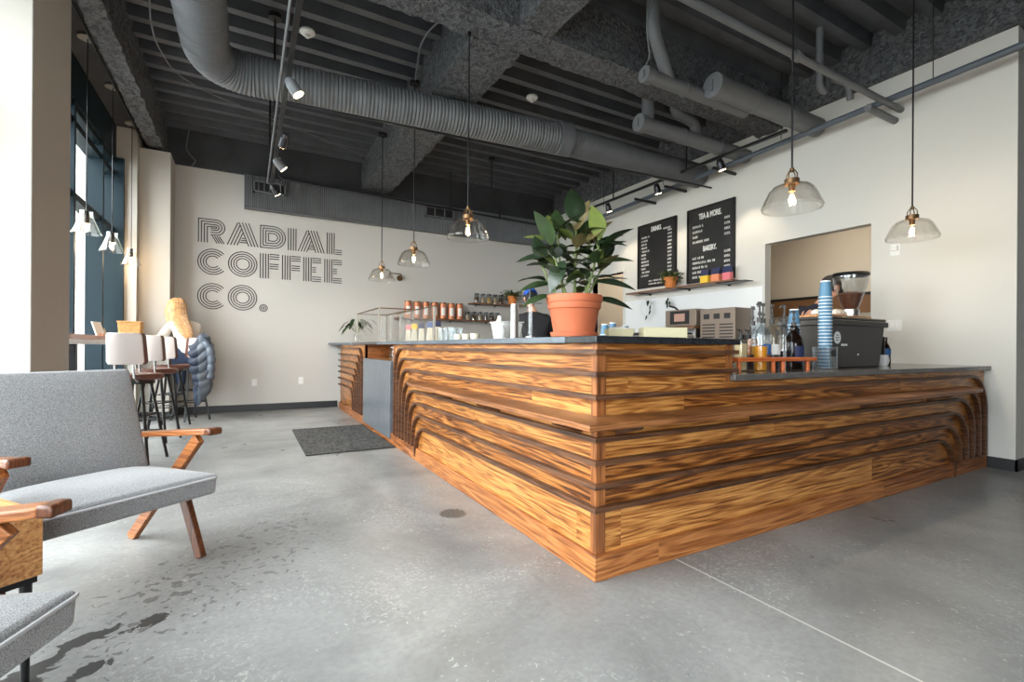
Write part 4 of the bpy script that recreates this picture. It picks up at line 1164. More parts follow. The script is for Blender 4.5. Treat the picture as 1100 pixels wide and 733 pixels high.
# a few long outer leaves that give the crown its outline
for a, b, z, da, dz, L, m in ((-.10, 0, .62, -1, .35, .18, 2), (-.12, -.02, .52, -1, .0, .20, 1), (-.11, 0, .33, -1, -.05, .19, 0), (-.10, -.03, .44, -.8, .9, .17, 2), (.11, 0, .55, 1, .6, .18, 0), (.12, -.03, .47, 1, .25, .19, 0),
                              (.11, -.02, .34, 1, -.02, .22, 1), (.12, 0, .22, 1, -.1, .2, 1), (.0, -.02, .70, .3, 1, .18, 3), (-.05, -.02, .63, -.4, 1, .17, 0), (.06, -.02, .62, .7, .8, .18, 3), (-.13, -.02, .24, -1, -.2, .16, 0), (-.06, -.06, .48, -.3, -.5, .19, 1), (.09, -.06, .60, .9, .1, .18, 1)):
    z = .19 + (z - .19) * .76
    gl.m = m; leaf(gl, P3(a, b, z), CR * da + Vector((0, 0, dz)) - CF * .15, -CF * .5 + Vector((0, 0, 1)), L, L * .50, .22, .15, 9)
gs.obj('stems', 'stem_green', t)
gl.obj('leaves', ['leaf_green', 'leaf_dark', 'leaf_lime', 'leaf_brown'], t)

# small trailing plants
def trailing(loc, label, r1, h, mat, n, Lr, seed, hang=0):
    t = thing('potted_plant', loc, label, 'potted plant')
    pot(t, r1 * .75, r1, h, mat, saucer=False)
    gs = G(); gl = G(); r = random.Random(seed)
    for i in range(n):
        az = r.uniform(0, 2 * PI); el = r.uniform(.1, 1.2); R_ = r.uniform(.3, 1.0) * Lr
        p0 = Vector((0, 0, h - .01)); p1 = p0 + Vector((math.cos(az) * R_, math.sin(az) * R_, R_ * math.sin(el) * .8))
        p2 = p1 + Vector((math.cos(az) * .02, math.sin(az) * .02, -r.uniform(.02, .10)))
        gs.tube([p0, p0.lerp(p1, .6) + Vector((0, 0, .02)), p1, p2], .002, 5)
        for q in range(4):
            gl.m = r.choice((0, 0, 1, 2)); pp = p0.lerp(p1, .4 + .2 * q) if q < 3 else p2
            leaf(gl, pp, (r.uniform(-1, 1), r.uniform(-1, 1), r.uniform(-.3, .8)), (0, 0, 1), r.uniform(.05, .08), r.uniform(.03, .045), .2, .2, 4)
    gs.obj('stems', 'stem_green', t); gl.obj('leaves', ['leaf_green', 'leaf_dark', 'leaf_lime'], t)
    return t
t = trailing((4.26, 3.50, 1.972), 'small orange pot with a bushy trailing plant on the menu wall shelf', .10, .155, 'terracotta2', 60, .17, 5)
t = trailing((3.33, 6.79, 1.916), 'orange pot with a drooping plant at the end of the upper back wall shelf', .10, .17, 'terracotta2', 70, .20, 8)
# plant at the far end of the bar
t = thing('potted_plant', (.16, 6.15, 1.10), 'dark leafy plant in a clear glass vase at the far end of the counter', 'potted plant')
G().lathe((0, 0, 0), [(.06, 0), (.065, .02), (.06, .12), (.05, .14), (.047, .14), (.057, .12), (.062, .02), (.001, .01)], 24).obj('glass_vase', 'clear_glass', t)
gs = G(); gl = G(); r = random.Random(4)
for i in range(15):
    az = i * 2.4; R_ = r.uniform(.08, .20); hh = r.uniform(.14, .30)
    p1 = Vector((math.cos(az) * R_, math.sin(az) * R_, .10 + hh)); gs.tube([(0, 0, .02), (0, 0, .14), p1 * .7 + Vector((0, 0, .06)), p1], .003, 6)
    gl.m = r.choice((0, 1, 1)); leaf(gl, p1, (math.cos(az), math.sin(az), -.35), (0, 0, 1), r.uniform(.14, .2), r.uniform(.06, .085), .4, .2, 7)
gs.obj('stems', 'stem_green', t); gl.obj('leaves', ['leaf_green', 'leaf_dark'], t)

# ================================================================== THINGS ON THE RAISED BAR
ZT = 1.1
def prim(name, loc, label, cat, parts, rz=0, group=None):
    t = thing(name, loc, label, cat, rz, group)
    for nm, g, m in parts: g.obj(nm, m, t)
    return t
# pastry case frame (thin metal frame around clear panes)
t = thing('display_case', (.30, 4.9, ZT), 'clear glass pastry case in a thin metal frame on the far part of the counter', 'display case')
x0, x1, y0, y1, h = .08, .52, 4.40, 5.75, .44
for x, y in ((x0, y0), (x1, y0), (x0, y1), (x1, y1)): G().box(x - .009, x + .009, y - .009, y + .009, ZT, ZT + h).obj('corner_post', 'brushed', t, world=True)
for a in ((x0, x1, y0, y0), (x0, x1, y1, y1), (x0, x0, y0, y1), (x1, x1, y0, y1)):
    G().box(a[0] - .007, a[1] + .007, a[2] - .007, a[3] + .007, ZT + h - .014, ZT + h).obj('top_rail', 'brass', t, world=True)
G().box(x0 - .002, x0 + .002, y0 + .01, y1 - .01, ZT, ZT + h - .015).obj('glass_pane', 'clear_glass', t, world=True)
G().box(x0 + .01, x1 - .01, y0 - .002, y0 + .002, ZT, ZT + h - .015).obj('glass_pane', 'clear_glass', t, world=True)
t = thing('sneeze_guard', (.30, 3.4, ZT), 'low clear glass guard with a brass top rail beside the pastry case', 'glass guard')
G().box(.298, .302, 2.95, 4.25, ZT, ZT + .36).obj('glass_pane', 'clear_glass', t, world=True)
G().box(.292, .308, 2.95, 4.38, ZT + .36, ZT + .372).obj('top_rail', 'brass', t, world=True)
for y in (2.98, 4.22): G().box(.290, .310, y - .01, y + .01, ZT, ZT + .36).obj('post', 'brushed', t, world=True)
# coffee bags with coloured tops
def coffee_bag(loc, label, body, top, group, rz=0, w=.10, h=.20, d=.06, taper=1.0, fold=.72):
    t = thing('coffee_bag', loc, label, 'coffee bag', rz, group)
    G().hexa([(-w / 2, -d / 2, 0), (w / 2, -d / 2, 0), (w / 2, d / 2, 0), (-w / 2, d / 2, 0)], [(-w / 2 * taper, -d / 2, h * fold), (w / 2 * taper, -d / 2, h * fold), (w / 2 * taper, d / 2, h * fold), (-w / 2 * taper, d / 2, h * fold)]).obj('bag_body', body, t, bevel=.008)
    w *= .5 + taper * .5
    G().hexa([(-w / 2, -d / 2, h * fold), (w / 2, -d / 2, h * fold), (w / 2, d / 2, h * fold), (-w / 2, d / 2, h * fold)], [(-w / 2, -.004, h), (w / 2, -.004, h), (w / 2, .004, h), (-w / 2, .004, h)]).obj('folded_top', top, t, bevel=.003)
    return t
for i, (y, m, tp, nm) in enumerate(((4.10, 'bag_cream', 'bag_pink', 'cream coffee bag with pink top, first of the row on the bar'), (3.83, 'bag_cream', 'bag_yellow', 'cream coffee bag with yellow top, second of the row on the bar'),
                                    (3.56, 'bag_cream', 'bag_navy', 'cream coffee bag with navy top in the middle of the row on the bar'), (3.28, 'bag_cream', 'bag_blue', 'cream coffee bag with light blue top, fourth from the pastry case'), (3.04, 'bag_cream', 'bag_navy', 'cream coffee bag next to the glass tumblers'))):
    coffee_bag((.36 if y < 4 else .37, y, ZT), nm, m, tp, 'coffee bags on the bar', rz=-.32, w=.082, h=.215, taper=.62)
def tumbler(loc, label):
    prim('glass_tumbler', loc, label, 'glass', [('glass_body', G().shell((0, 0, 0), [(.001, .008), (.028, .008), (.034, .13), (.036, .13), (.031, 0), (.001, 0)], 20), 'bottle_glass')], group='clear tumblers on the bar')
for y, x in ((2.80, .30), (2.66, .30), (2.53, .30), (2.74, .42), (2.60, .42)): tumbler((x, y, ZT), 'clear glass tumbler standing among others between the coffee bags and cream cups')
def cup_small(loc, label, m='bag_cream'):
    t = thing('cup', loc, label, 'cup', group='cream cups on the bar')
    G().lathe((0, 0, 0), [(.022, 0), (.036, .015), (.041, .06), (.038, .06), (.033, .018), (.001, .012)], 20).obj('cup_body', m, t)
    G().tube([(.038, 0, .05), (.06, 0, .045), (.06, 0, .02), (.035, 0, .015)], .005, 6).obj('handle', m, t)
cup_small((.30, 2.34, ZT), 'cream cup nearest the glass tumblers'); cup_small((.30, 2.16, ZT), 'middle cream cup of three on the bar'); cup_small((.30, 1.98, ZT), 'cream cup nearest the white tub')
# white tub and soap pump bottle
t = thing('plastic_tub', (.33, 1.47, ZT), 'white plastic tub on the bar beyond the potted plant', 'tub')
G().hexa([(-.075, -.075, 0), (.075, -.075, 0), (.075, .075, 0), (-.075, .075, 0)], [(-.092, -.092, .13), (.092, -.092, .13), (.092, .092, .13), (-.092, .092, .13)]).obj('tub_body', 'plastic_white', t, bevel=.012)
G().box(-.097, .097, -.097, .097, .128, .137).obj('tub_rim', 'white_gloss', t, bevel=.003)
t = thing('pump_bottle', (.17, 1.28, ZT), 'white bottle with narrow neck standing in front of the white tub', 'bottle')
G().lathe((0, 0, 0), [(.038, 0), (.042, .01), (.042, .07), (.030, .095), (.013, .105), (.012, .14), (.001, .14)], 24).obj('bottle_body', 'white_gloss', t)
G().cyl((0, 0, .14), (0, 0, .165), .014, n=14).obj('bottle_cap', 'plastic_white', t)
# taps: white/steel tower and clear tube dispenser
t = thing('tap_tower', (.19, 1.10, ZT), 'slim white and steel column on the bar left of the potted plant', 'dispenser')
G().cyl((0, 0, 0), (0, 0, .235), .026, n=24).obj('column', 'steel', t)
G().cyl((-.018, -.012, .005), (-.018, -.012, .23), .016, n=16).obj('white_sleeve', 'white_gloss', t)
t = thing('water_tap', (.13, .80, ZT), 'tall clear tube tap with black top and thin side arm on the bar', 'tap')
G().cyl((0, 0, 0), (0, 0, .25), .014, n=16).obj('tube', 'acrylic', t)
G().cyl((0, 0, .25), (0, 0, .30), .009, .007, n=12).obj('black_top', 'black_metal', t)
G().cyl((-.07, .05, .215), (.06, -.04, .215), .004, n=8).obj('side_arm', 'steel', t)
G().cyl((0, 0, 0), (0, 0, .012), .028, n=20).obj('base_ring', 'steel', t)
# jars of water in the niche
for i, y in enumerate((3.56, 3.72)):
    t = thing('glass_jar', (.09, y, .891), ('glass jar in the niche above the grey stone panel, ' + ('right one' if i == 0 else 'left one')), 'jar')
    G().shell((0, 0, 0), [(.001, .004), (.045, .004), (.048, .02), (.048, .11), (.036, .125), (.036, .14), (.039, .14), (.039, .125), (.052, .11), (.052, .0), (.001, 0)], 24).obj('jar_body', 'bottle_glass', t)
    G().cyl((0, 0, .14), (0, 0, .150), .042, n=20).obj('lid', 'plastic_white', t)
# small stacks of blue cups on the work unit, basket and cream box on the bar
def cup_stack(loc, n, label, r=.032, ch=.075, step=.018, group='stacks of blue paper cups'):
    t = thing('cup_stack', loc, label, 'stack of cups', group=group)
    for i in range(n):
        z = i * step
        c = G().lathe((0, 0, z), [(r * .99, 0), (r * .72, ch)][::1] if False else [(r, 0.004), (r * .74, ch), (.001, ch)], 24).obj('paper_cup', 'cup_blue', t)
        G().lathe((0, 0, z), [(r + .002, 0), (r + .003, .004), (r, .006)], 24).obj('cup_rim', 'cup_rim', c)
    G().cyl((0, 0, (n - 1) * step + ch), (0, 0, (n - 1) * step + ch + .008), r * .76, n=24).obj('cup_base', 'cup_rim', c)
    return t
cup_stack((1.00, 1.14, 1.091), 4, 'low stack of small blue paper cups nearest the terracotta pot', .034)
cup_stack((1.13, 1.20, 1.091), 5, 'tallest of three small blue cup stacks behind the bar corner', .034)
cup_stack((1.27, 1.21, 1.091), 4, 'small blue cup stack furthest right, behind the wicker tray', .034)
t = thing('wire_basket', (.50, .42, ZT), 'shallow cream basket heaped with pale paper beside the cream box', 'basket', -.5)
g = G(); g.hexa([(-.065, -.05, 0), (.065, -.05, 0), (.065, .05, 0), (-.065, .05, 0)], [(-.08, -.065, .055), (.08, -.065, .055), (.08, .065, .055), (-.08, .065, .055)])
g.obj('basket_body', 'cream', t, bevel=.006)
G().sphere((0, 0, .05), .062, 1.1, .8, .32, 16, 8).obj('paper_heap', 'paper', t)
tag(G().box(-.12, .12, -.06, .06, 0, .062).obj('cream_box', 'cream', bevel=.004), 'long low cream box on the black countertop corner', 'box')
ob = bpy.data.objects['cream_box']; ob.location = (.665, .245, ZT); ob.rotation_euler = (0, 0, -.51)

# ================================================================== THINGS ON THE LOW WORKTOP
ZL = .909
t = thing('wooden_rail', (1.50, .10, ZL), 'long orange wooden rail on short legs in front of the syrup bottles', 'wooden rail')
G().box(1.09, 1.90, .075, .135, ZL + .062, ZL + .086).obj('rail_board', 'rail_wood', t, world=True, bevel=.004)
for x in (1.14, 1.47, 1.57, 1.84): G().cyl((x, .105, ZL), (x, .105, ZL + .062), .013, n=12).obj('leg', 'rail_wood', t, world=True)
def pump(t, z, h, w=.055, turn_=0):
    g = G(); g.cyl((0, 0, z), (0, 0, z + .03), .017, n=14).cyl((0, 0, z + .03), (0, 0, z + h), .006, n=8).sphere((0, 0, z + .055), .012, sz=1.3, n=10, m=8)
    g.obj('pump_collar', 'pump_grey', t)
    c, s = math.cos(turn_), math.sin(turn_)
    g = G(); g.cyl((0, 0, z + h - .01), (0, 0, z + h + .01), .012, n=12).tube([(0, 0, z + h), (-c * w * .6, -s * w * .6, z + h + .004), (-c * w, -s * w, z + h - .014)], .005, 8)
    g.obj('pump_spout', 'pump_grey', t)
def syrup(x, y, liquid, fill, label, H=.28, R_=.040, turn_=0, lab='label_white'):
    t = thing('syrup_bottle', (x, y, ZL), label, 'bottle', group='syrup bottles with pumps')
    sh = H - .06
    G().shell((0, 0, 0), [(.001, 0), (R_ - .003, 0), (R_, .006), (R_, sh - .03), (R_ * .8, sh), (.016, sh + .035), (.015, H), (.012, H), (.013, sh + .035), (R_ * .74, sh), (R_ - .004, sh - .03)], 24).obj('bottle_body', 'bottle_glass', t)
    G().lathe((0, 0, .004), [(R_ - .006, 0), (R_ - .006, fill), (.001, fill)], 24).obj('liquid', liquid, t)
    if lab:
        g = G(); n = 8; vs = []
        for z in (.10, .17):
            for i in range(n + 1):
                a = -2.6 + 1.6 * i / n; vs.append(((R_ + .0012) * math.cos(a), (R_ + .0012) * math.sin(a), z))
        g.add(vs, [(i, i + 1, i + n + 2, i + n + 1) for i in range(n)]); g.obj('label_patch', lab, t)
    pump(t, H - .012, .12, turn_=turn_)
    return t
syrup(1.475, .20, 'liquid_amber', .15, 'clear syrup bottle with amber liquid and a pump, leftmost of the tall bottles', H=.32, R_=.050, turn_=.3, lab=None)
syrup(1.585, .25, 'liquid_brown', .16, 'syrup bottle with brown-amber liquid, second tall bottle from the left', H=.32, R_=.047, lab='blue_label')
syrup(1.70, .26, 'liquid_cola', .11, 'clear syrup bottle half full of dark liquid, third from the left', H=.32, R_=.049, turn_=.4)
syrup(1.82, .25, 'liquid_cola', .12, 'clear syrup bottle with dark liquid beside the black growler', H=.32, R_=.049, lab=None)
syrup(1.64, .36, 'liquid_brown', .20, 'syrup bottle with brown liquid in the rear row behind the others', H=.31, R_=.04, turn_=.8)
t = thing('growler', (1.965, .27, ZL), 'dark brown glass jug with a ring handle and pump, right end of the syrup bottles', 'bottle')
G().lathe((0, 0, 0), [(.058, 0), (.063, .01), (.064, .17), (.054, .215), (.026, .26), (.021, .29), (.024, .30), (.001, .30)], 28).obj('bottle_body', 'glass_amber_dark', t)
G().tube([(.022, 0, .285), (.045, 0, .29), (.058, 0, .265), (.052, 0, .225)], .006, 8).obj('ring_handle', 'glass_amber_dark', t)
g = G(); n = 8; vs = []
for z in (.05, .16):
    for i in range(n + 1):
        a = -2.5 + 1.3 * i / n; vs.append((.0655 * math.cos(a), .0655 * math.sin(a), z))
g.add(vs, [(i, i + 1, i + n + 2, i + n + 1) for i in range(n)]); g.obj('label_patch', 'bag_navy', t)
pump(t, .298, .10, turn_=0)
for x, y, m, nm in ((1.29, .20, 'liquid_cream', 'small square bottle of cream-coloured syrup next to the bar end'), (1.375, .21, 'liquid_cola', 'small bottle with pale top and dark contents beside the cream one')):
    t = thing('sauce_bottle', (x, y, ZL), nm, 'bottle')
    G().box(-.034, .034, -.03, .03, 0, .20).obj('bottle_body', 'bottle_glass', t, bevel=.008)
    G().box(-.028, .028, -.024, .024, .006, .10 if m == 'liquid_cola' else .17).obj('liquid', m, t, bevel=.005)
    G().cyl((0, 0, .20), (0, 0, .225), .02, n=14).obj('cap', 'black_metal', t)
    G().tube([(0, 0, .225), (0, 0, .25), (-.03, 0, .255)], .006, 8).obj('spout', 'black_metal', t)
# acrylic holder and cup towers
t = thing('cup_holder', (2.19, .18, ZL), 'clear acrylic box holding the base of the tall blue cup tower', 'cup holder')
g = G(); a, b = .056, .004
for q in ((-a, a, -a, -a + b), (-a, a, a - b, a), (-a, -a + b, -a, a), (a - b, a, -a, a)): g.box(q[0], q[1], q[2], q[3], 0, .155)
g.box(-a, a, -a, a, 0, .004); g.obj('holder_body', 'frosted_acrylic', t)
G().box(-.03, .03, -a - .003, -a, .09, .13).obj('holder_label', 'dark_metal', t)
cup_stack((2.19, .18, ZL + .006), 22, 'tall tower of blue paper cups standing in the acrylic holder', .042, .11, .0237)
cup_stack((2.12, .36, ZL), 14, 'shorter tower of blue paper cups behind the growler', .040, .11, .0240)
# storage bin
t = thing('storage_bin', (2.70, .385, ZL), 'large dark grey lidded storage bin with round white sticker on the low worktop', 'storage bin')
hh = .345
G().hexa([(-.375, -.165, 0), (.355, -.165, 0), (.355, .165, 0), (-.375, .165, 0)], [(-.405, -.19, hh), (.385, -.19, hh), (.385, .19, hh), (-.405, .19, hh)]).obj('bin_body', 'bin_grey', t, bevel=.012)
G().box(-.425, .405, -.205, .205, hh - .03, hh + .012).obj('bin_rim', 'bin_lid', t, bevel=.006)
G().box(-.410, .390, -.195, .195, hh + .012, hh + .035).obj('lid', 'bin_lid', t, bevel=.008)
G().cyl((-.31, -.1855, .225), (-.31, -.1825, .225), .045, n=28).obj('sticker', 'white_gloss', t)
for k, (dx, dz, w) in enumerate(((0, .018, .03), (0, 0, .045), (0, -.018, .03))): G().box(-.31 - w / 2, -.31 + w / 2, -.1868, -.1855, .225 + dz - .003, .225 + dz + .003).obj('sticker_print', 'lettering_black', t)
g = G()
for i in range(4): g.box(-.25 + i * .022, -.25 + i * .022 + .014, -.1835, -.181, .165, .18)
g.obj('small_print', 'white_gloss', t)
G().cyl((.0, -.179, .10), (0, -.173, .10), .006, n=10).obj('rivet', 'white_gloss', t)
tag(G().box(2.33, 2.95, .23, .50, ZL + .381, ZL + .398).obj('cutting_board', 'table_wood', bevel=.003), 'pale wooden board lying on the lid of the grey bin', 'board')
t = thing('paper_bag', (2.66, .36, ZL + .399), 'crumpled white paper on the wooden board on top of the bin', 'paper')
g = G(); r = random.Random(2)
for i in range(7): g.sphere((-.16 + .05 * i, r.uniform(-.05, .05), .025), .04, 1.2, 1.0, .7, 7, 5)
g.obj('crumpled_sheet', 'paper', t)
# coffee grinder
t = thing('coffee_grinder', (3.40, .60, ZL), 'coffee grinder with a wide clear hopper of beans, seen above the bin', 'coffee grinder')
G().box(-.10, .10, -.09, .09, 0, .44).obj('grinder_body', 'black_metal', t, bevel=.015)
G().cyl((0, 0, .44), (0, 0, .50), .07, n=24).obj('collar', 'steel', t)
G().shell((0, 0, .50), [(.055, 0), (.07, .03), (.135, .24), (.138, .30), (.134, .30), (.131, .24), (.066, .034), (.05, .004)], 32).obj('hopper', 'acrylic', t)
G().lathe((0, 0, .505), [(.048, 0), (.064, .03), (.098, .135), (.06, .155), (.001, .16)], 28).obj('coffee_beans', 'bean', t)
G().lathe((0, 0, .80), [(.14, 0), (.145, .01), (.14, .03), (.001, .034)], 32).obj('hopper_lid', 'black_metal', t)
# mug, canister, bottle
t = thing('mug', (3.29, .30, ZL), 'white mug with a handle at the foot of the grey bin', 'mug')
G().lathe((0, 0, 0), [(.030, 0), (.038, .01), (.040, .095), (.036, .095), (.034, .012), (.001, .01)], 24).obj('mug_body', 'white_gloss', t)
G().tube([(.036, -.01, .08), (.062, -.015, .075), (.066, -.016, .045), (.056, -.015, .02), (.036, -.01, .018)], .006, 8).obj('handle', 'white_gloss', t)
t = thing('canister', (3.42, .38, ZL), 'tall black canister behind the white mug', 'canister')
G().cyl((0, 0, 0), (0, 0, .235), .038, n=24).obj('canister_body', 'black_metal', t); G().cyl((0, 0, .235), (0, 0, .250), .040, n=24).obj('lid', 'dark_metal', t)
t = thing('glass_bottle', (3.62, .42, ZL), 'small dark bottle with a blue label, last item toward the wall', 'bottle')
G().lathe((0, 0, 0), [(.036, 0), (.040, .008), (.040, .14), (.032, .17), (.015, .20), (.014, .235), (.001, .235)], 24).obj('bottle_body', 'glass_amber_dark', t)
G().cyl((0, 0, .235), (0, 0, .25), .016, n=14).obj('cap', 'black_metal', t)
G().cyl((0, 0, .09), (0, 0, .15), .0410, n=24, cap=False).obj('label_band', 'blue_label', t)

# ================================================================== BACK WALL SHELVES
def wshelf(name_loc, x0, x1, z, label):
    t = thing('wall_shelf', ((x0 + x1) / 2, 6.83, z), label, 'shelf')
    G().box(x0, x1, 6.70, YB, z, z + .028).obj('shelf_board', 'shelf_wood', t, world=True, bevel=.003)
    for q in (.15, .5, .85):
        x = x0 + (x1 - x0) * q
        g = G(); g.box(x - .012, x + .012, 6.75, YB, z - .006, z).box(x - .012, x + .012, YB - .006, YB, z - .03, z); g.obj('bracket', 'black_metal', t, world=True)
wshelf(None, .96, 3.15, 1.545, 'lower dark wood shelf on the back wall carrying the copper tins')
wshelf(None, 2.42, 3.62, 1.885, 'upper dark wood shelf on the back wall carrying jars and a plant')
first = None
names = ['leftmost copper tin on the lower back wall shelf', 'second copper tin from the left', 'third copper tin from the left', 'middle copper tin of the seven', 'third copper tin from the right end', 'second to last copper tin in the row', 'last copper tin, right next to the dark-lidded jars']
for i in range(7):
    x = 1.18 + i * .168
    if first is None:
        first = t = thing('copper_tin', (x, 6.82, 1.573), names[0], 'tin', group='copper tins on the back wall shelf')
        G().cyl((0, 0, 0), (0, 0, .285), .066, n=28).obj('tin_body', 'copper_tin', t)
        G().cyl((0, 0, .285), (0, 0, .305), .068, n=28).obj('lid', 'brass', t)
        g = G(); n = 10; vs = []
        for z in (.06, .21):
            for k in range(n + 1):
                a = -2.35 + 1.1 * k / n; vs.append((.0672 * math.cos(a), .0672 * math.sin(a), z))
        g.add(vs, [(k, k + 1, k + n + 2, k + n + 1) for k in range(n)]); g.obj('label_patch', 'label_white', t)
    else: dup(first, (x, 6.82, 1.573), label=names[i])
def jar(x, z, fill, label, R_=.046, H=.15):
    t = thing('storage_jar', (x, 6.82, z), label, 'jar', group='lidded jars on the back wall shelves')
    G().shell((0, 0, 0), [(.001, 0), (R_, 0), (R_, H * .85), (R_ * .85, H * .92), (R_ * .82, H * .92), (R_ - .003, H * .84), (R_ - .003, .004)], 20).obj('jar_body', 'bottle_glass', t)
    G().cyl((0, 0, .005), (0, 0, H * .66), R_ - .006, n=20).obj('filling', fill, t)
    G().cyl((0, 0, H * .92), (0, 0, H * 1.08), R_ * .9, n=20).obj('lid', 'dark_metal', t)
pos = ['first', 'second', 'third', 'fourth', 'fifth', 'sixth']
for i in range(6): jar(2.36 + i * .13, 1.573, ('jar_fill_tan', 'jar_fill_brown', 'jar_fill_tan', 'jar_fill_brown', 'jar_fill_brown', 'jar_fill_tan')[i], 'dark-lidded glass jar on the lower back wall shelf, %s after the copper tins' % pos[i])
for i in range(5): jar(2.55 + i * .135, 1.913, ('jar_fill_brown', 'jar_fill_tan', 'jar_fill_gold', 'jar_fill_tan', 'jar_fill_brown')[i], 'dark-lidded glass jar on the upper back wall shelf, %s from the left' % pos[i], .05, .17)

# ================================================================== MENU WALL SHELF
t = thing('wall_shelf', (4.33, 3.3, 1.94), 'long brown wooden shelf on black brackets under the menu boards', 'shelf')
G().box(4.20, XW, 2.40, 4.42, 1.945, 1.97).obj('shelf_board', 'shelf_wood', t, world=True, bevel=.003)
for y in (4.1, 3.3, 2.62):
    g = G(); g.box(4.18, XW, y - .02, y + .02, 1.932, 1.945).box(XW - .008, XW, y - .02, y + .02, 1.915, 1.945); g.obj('bracket', 'black_metal', t, world=True)
G().box(4.18, 4.36, 2.20, 2.62, 1.925, 1.935).obj('metal_tray', 'black_metal', t, world=True)
coffee_bag((4.30, 2.90, 1.971), 'yellow-fronted coffee bag on the menu wall shelf, left of three', 'bag_yellow', 'bag_navy', 'coffee bags on the menu wall shelf', rz=-PI / 2, w=.13, h=.20, d=.07, fold=.55)
coffee_bag((4.30, 2.72, 1.971), 'orange-fronted coffee bag on the menu wall shelf, middle of three', 'bag_orange', 'bag_navy', 'coffee bags on the menu wall shelf', rz=-PI / 2, w=.13, h=.20, d=.07, fold=.55)
coffee_bag((4.30, 2.54, 1.971), 'pink-fronted coffee bag on the menu wall shelf, right of three', 'bag_pink', 'bag_navy', 'coffee bags on the menu wall shelf', rz=-PI / 2, w=.13, h=.20, d=.07, fold=.55)
# air-plant rings hanging below the shelf
for y, s, nm in ((4.08, 1.0, 'wire ring with green leaves hanging below the left end of the menu shelf'), (3.62, .6, 'small green sprig hanging below the menu shelf beside the ring')):
    t = thing('hanging_plant', (4.34, y, 1.944), nm, 'hanging plant')
    gs = G(); R_ = .13 * s; zc = -.10 - R_
    gs.tube([(0, 0, 0), (0, 0, zc + R_)], .0015, 5)
    if s == 1.0: gs.tube([(0, R_ * math.cos(a * PI / 12), zc + R_ * math.sin(a * PI / 12)) for a in range(25)], .002, 5)
    gs.obj('wire', 'steel', t)
    gl = G(); r = random.Random(int(y * 10))
    for i in range(6 if s == 1 else 5):
        leaf(gl, (0, r.uniform(-R_, R_) * (.9 if s == 1 else .3), zc + r.uniform(-R_, R_)), (0, r.uniform(-.4, .4), -1), (1, 0, 0), .09, .035, .1, .1, 5)
    gl.obj('leaves', 'leaf_dark', t)
# ovens on the back counter
t = thing('toaster_oven', (4.24, 3.14, .906), 'compact steel toaster oven with a dark front on a raised stand below the menu shelf', 'oven')
G().box(-.17, .17, -.28, .28, .46, .70).obj('oven_body', 'oven_steel', t, bevel=.01)
o = G().box(-.18, -.17, -.16, .18, .49, .68).obj('oven_door', 'board_black', t); G().box(-.183, -.18, -.09, .10, .53, .64).obj('door_window', 'oven_window', o)
G().box(-.22, .19, -.29, .29, .42, .455).obj('stand_shelf', 'shelf_wood', t)
for y in (-.27, .27): G().box(-.18, .18, y - .012, y + .012, 0, .42).obj('stand_side', 'steel', t)
G().tube([(-.1, .10, .70), (-.12, .14, .74), (-.16, .22, .77)], .014, 8).obj('handle', 'black_metal', t)
t = thing('ventilated_oven', (4.26, 2.54, .906), 'tall steel box appliance with slotted side panels next to the toaster oven', 'oven')
G().box(-.17, .17, -.27, .27, 0, .68).obj('oven_body', 'oven_steel', t, bevel=.008)
for y0 in (-.24, .03):
    g = G()
    for i in range(9): g.box(-.174, -.17, y0, y0 + .20, .12 + i * .042, .12 + i * .042 + .016)
    g.obj('vent_slots', 'dark_metal', t)
for y0 in (-.20, -.04, .12): G().box(-.175, -.17, y0, y0 + .09, .54, .61).obj('badge', 'dark_metal', t)
t = thing('espresso_machine', (2.55, 2.05, 0), 'low steel espresso machine top showing behind the bar beside the cream box', 'espresso machine')
G().box(-.30, .30, -.25, .25, 0, .90).obj('cabinet', 'dark_metal', t, bevel=.01)
G().box(-.28, .28, -.22, .22, .90, 1.20).obj('machine_body', 'steel', t, bevel=.02)
G().box(-.26, .26, -.20, .20, 1.20, 1.215).obj('cup_tray', 'black_metal', t)
# ================================================================== PEOPLE
def skinned(J, E, root, extra, name, mat, parent, sub=2, scale=1.0, smooth=True):
    """J: {name:(x,y,z,rx,ry)} world coordinates -> one continuous mesh"""
    keys = list(J); idx = {k: i for i, k in enumerate(keys)}
    me = bpy.data.meshes.new(name); me.from_pydata([J[k][:3] for k in keys], [(idx[a], idx[b]) for a, b in E], []); me.update()
    o = bpy.data.objects.new(name, me); COL.objects.link(o)
    m = o.modifiers.new('Skin', 'SKIN'); m.use_smooth_shade = True; m.branch_smoothing = .6
    me.skin_vertices[0].data
    for k in keys:
        sv = me.skin_vertices[0].data[idx[k]]; r = J[k][3:]
        sv.radius = (r[0] * scale, (r[1] if len(r) > 1 else r[0]) * scale); sv.use_root = (k == root)
    s = o.modifiers.new('Sub', 'SUBSURF'); s.levels = sub; s.render_levels = sub
    bpy.context.view_layer.update()
    dg = bpy.context.evaluated_depsgraph_get(); ev = o.evaluated_get(dg); m2 = ev.to_mesh()
    vs = [tuple(v.co) for v in m2.vertices]; fs = [tuple(p.vertices) for p in m2.polygons]
    ev.to_mesh_clear(); bpy.data.objects.remove(o)
    g = G(); g.add(vs, fs, True)
    if extra: extra(g)
    return g.obj(name, mat, parent, world=True)
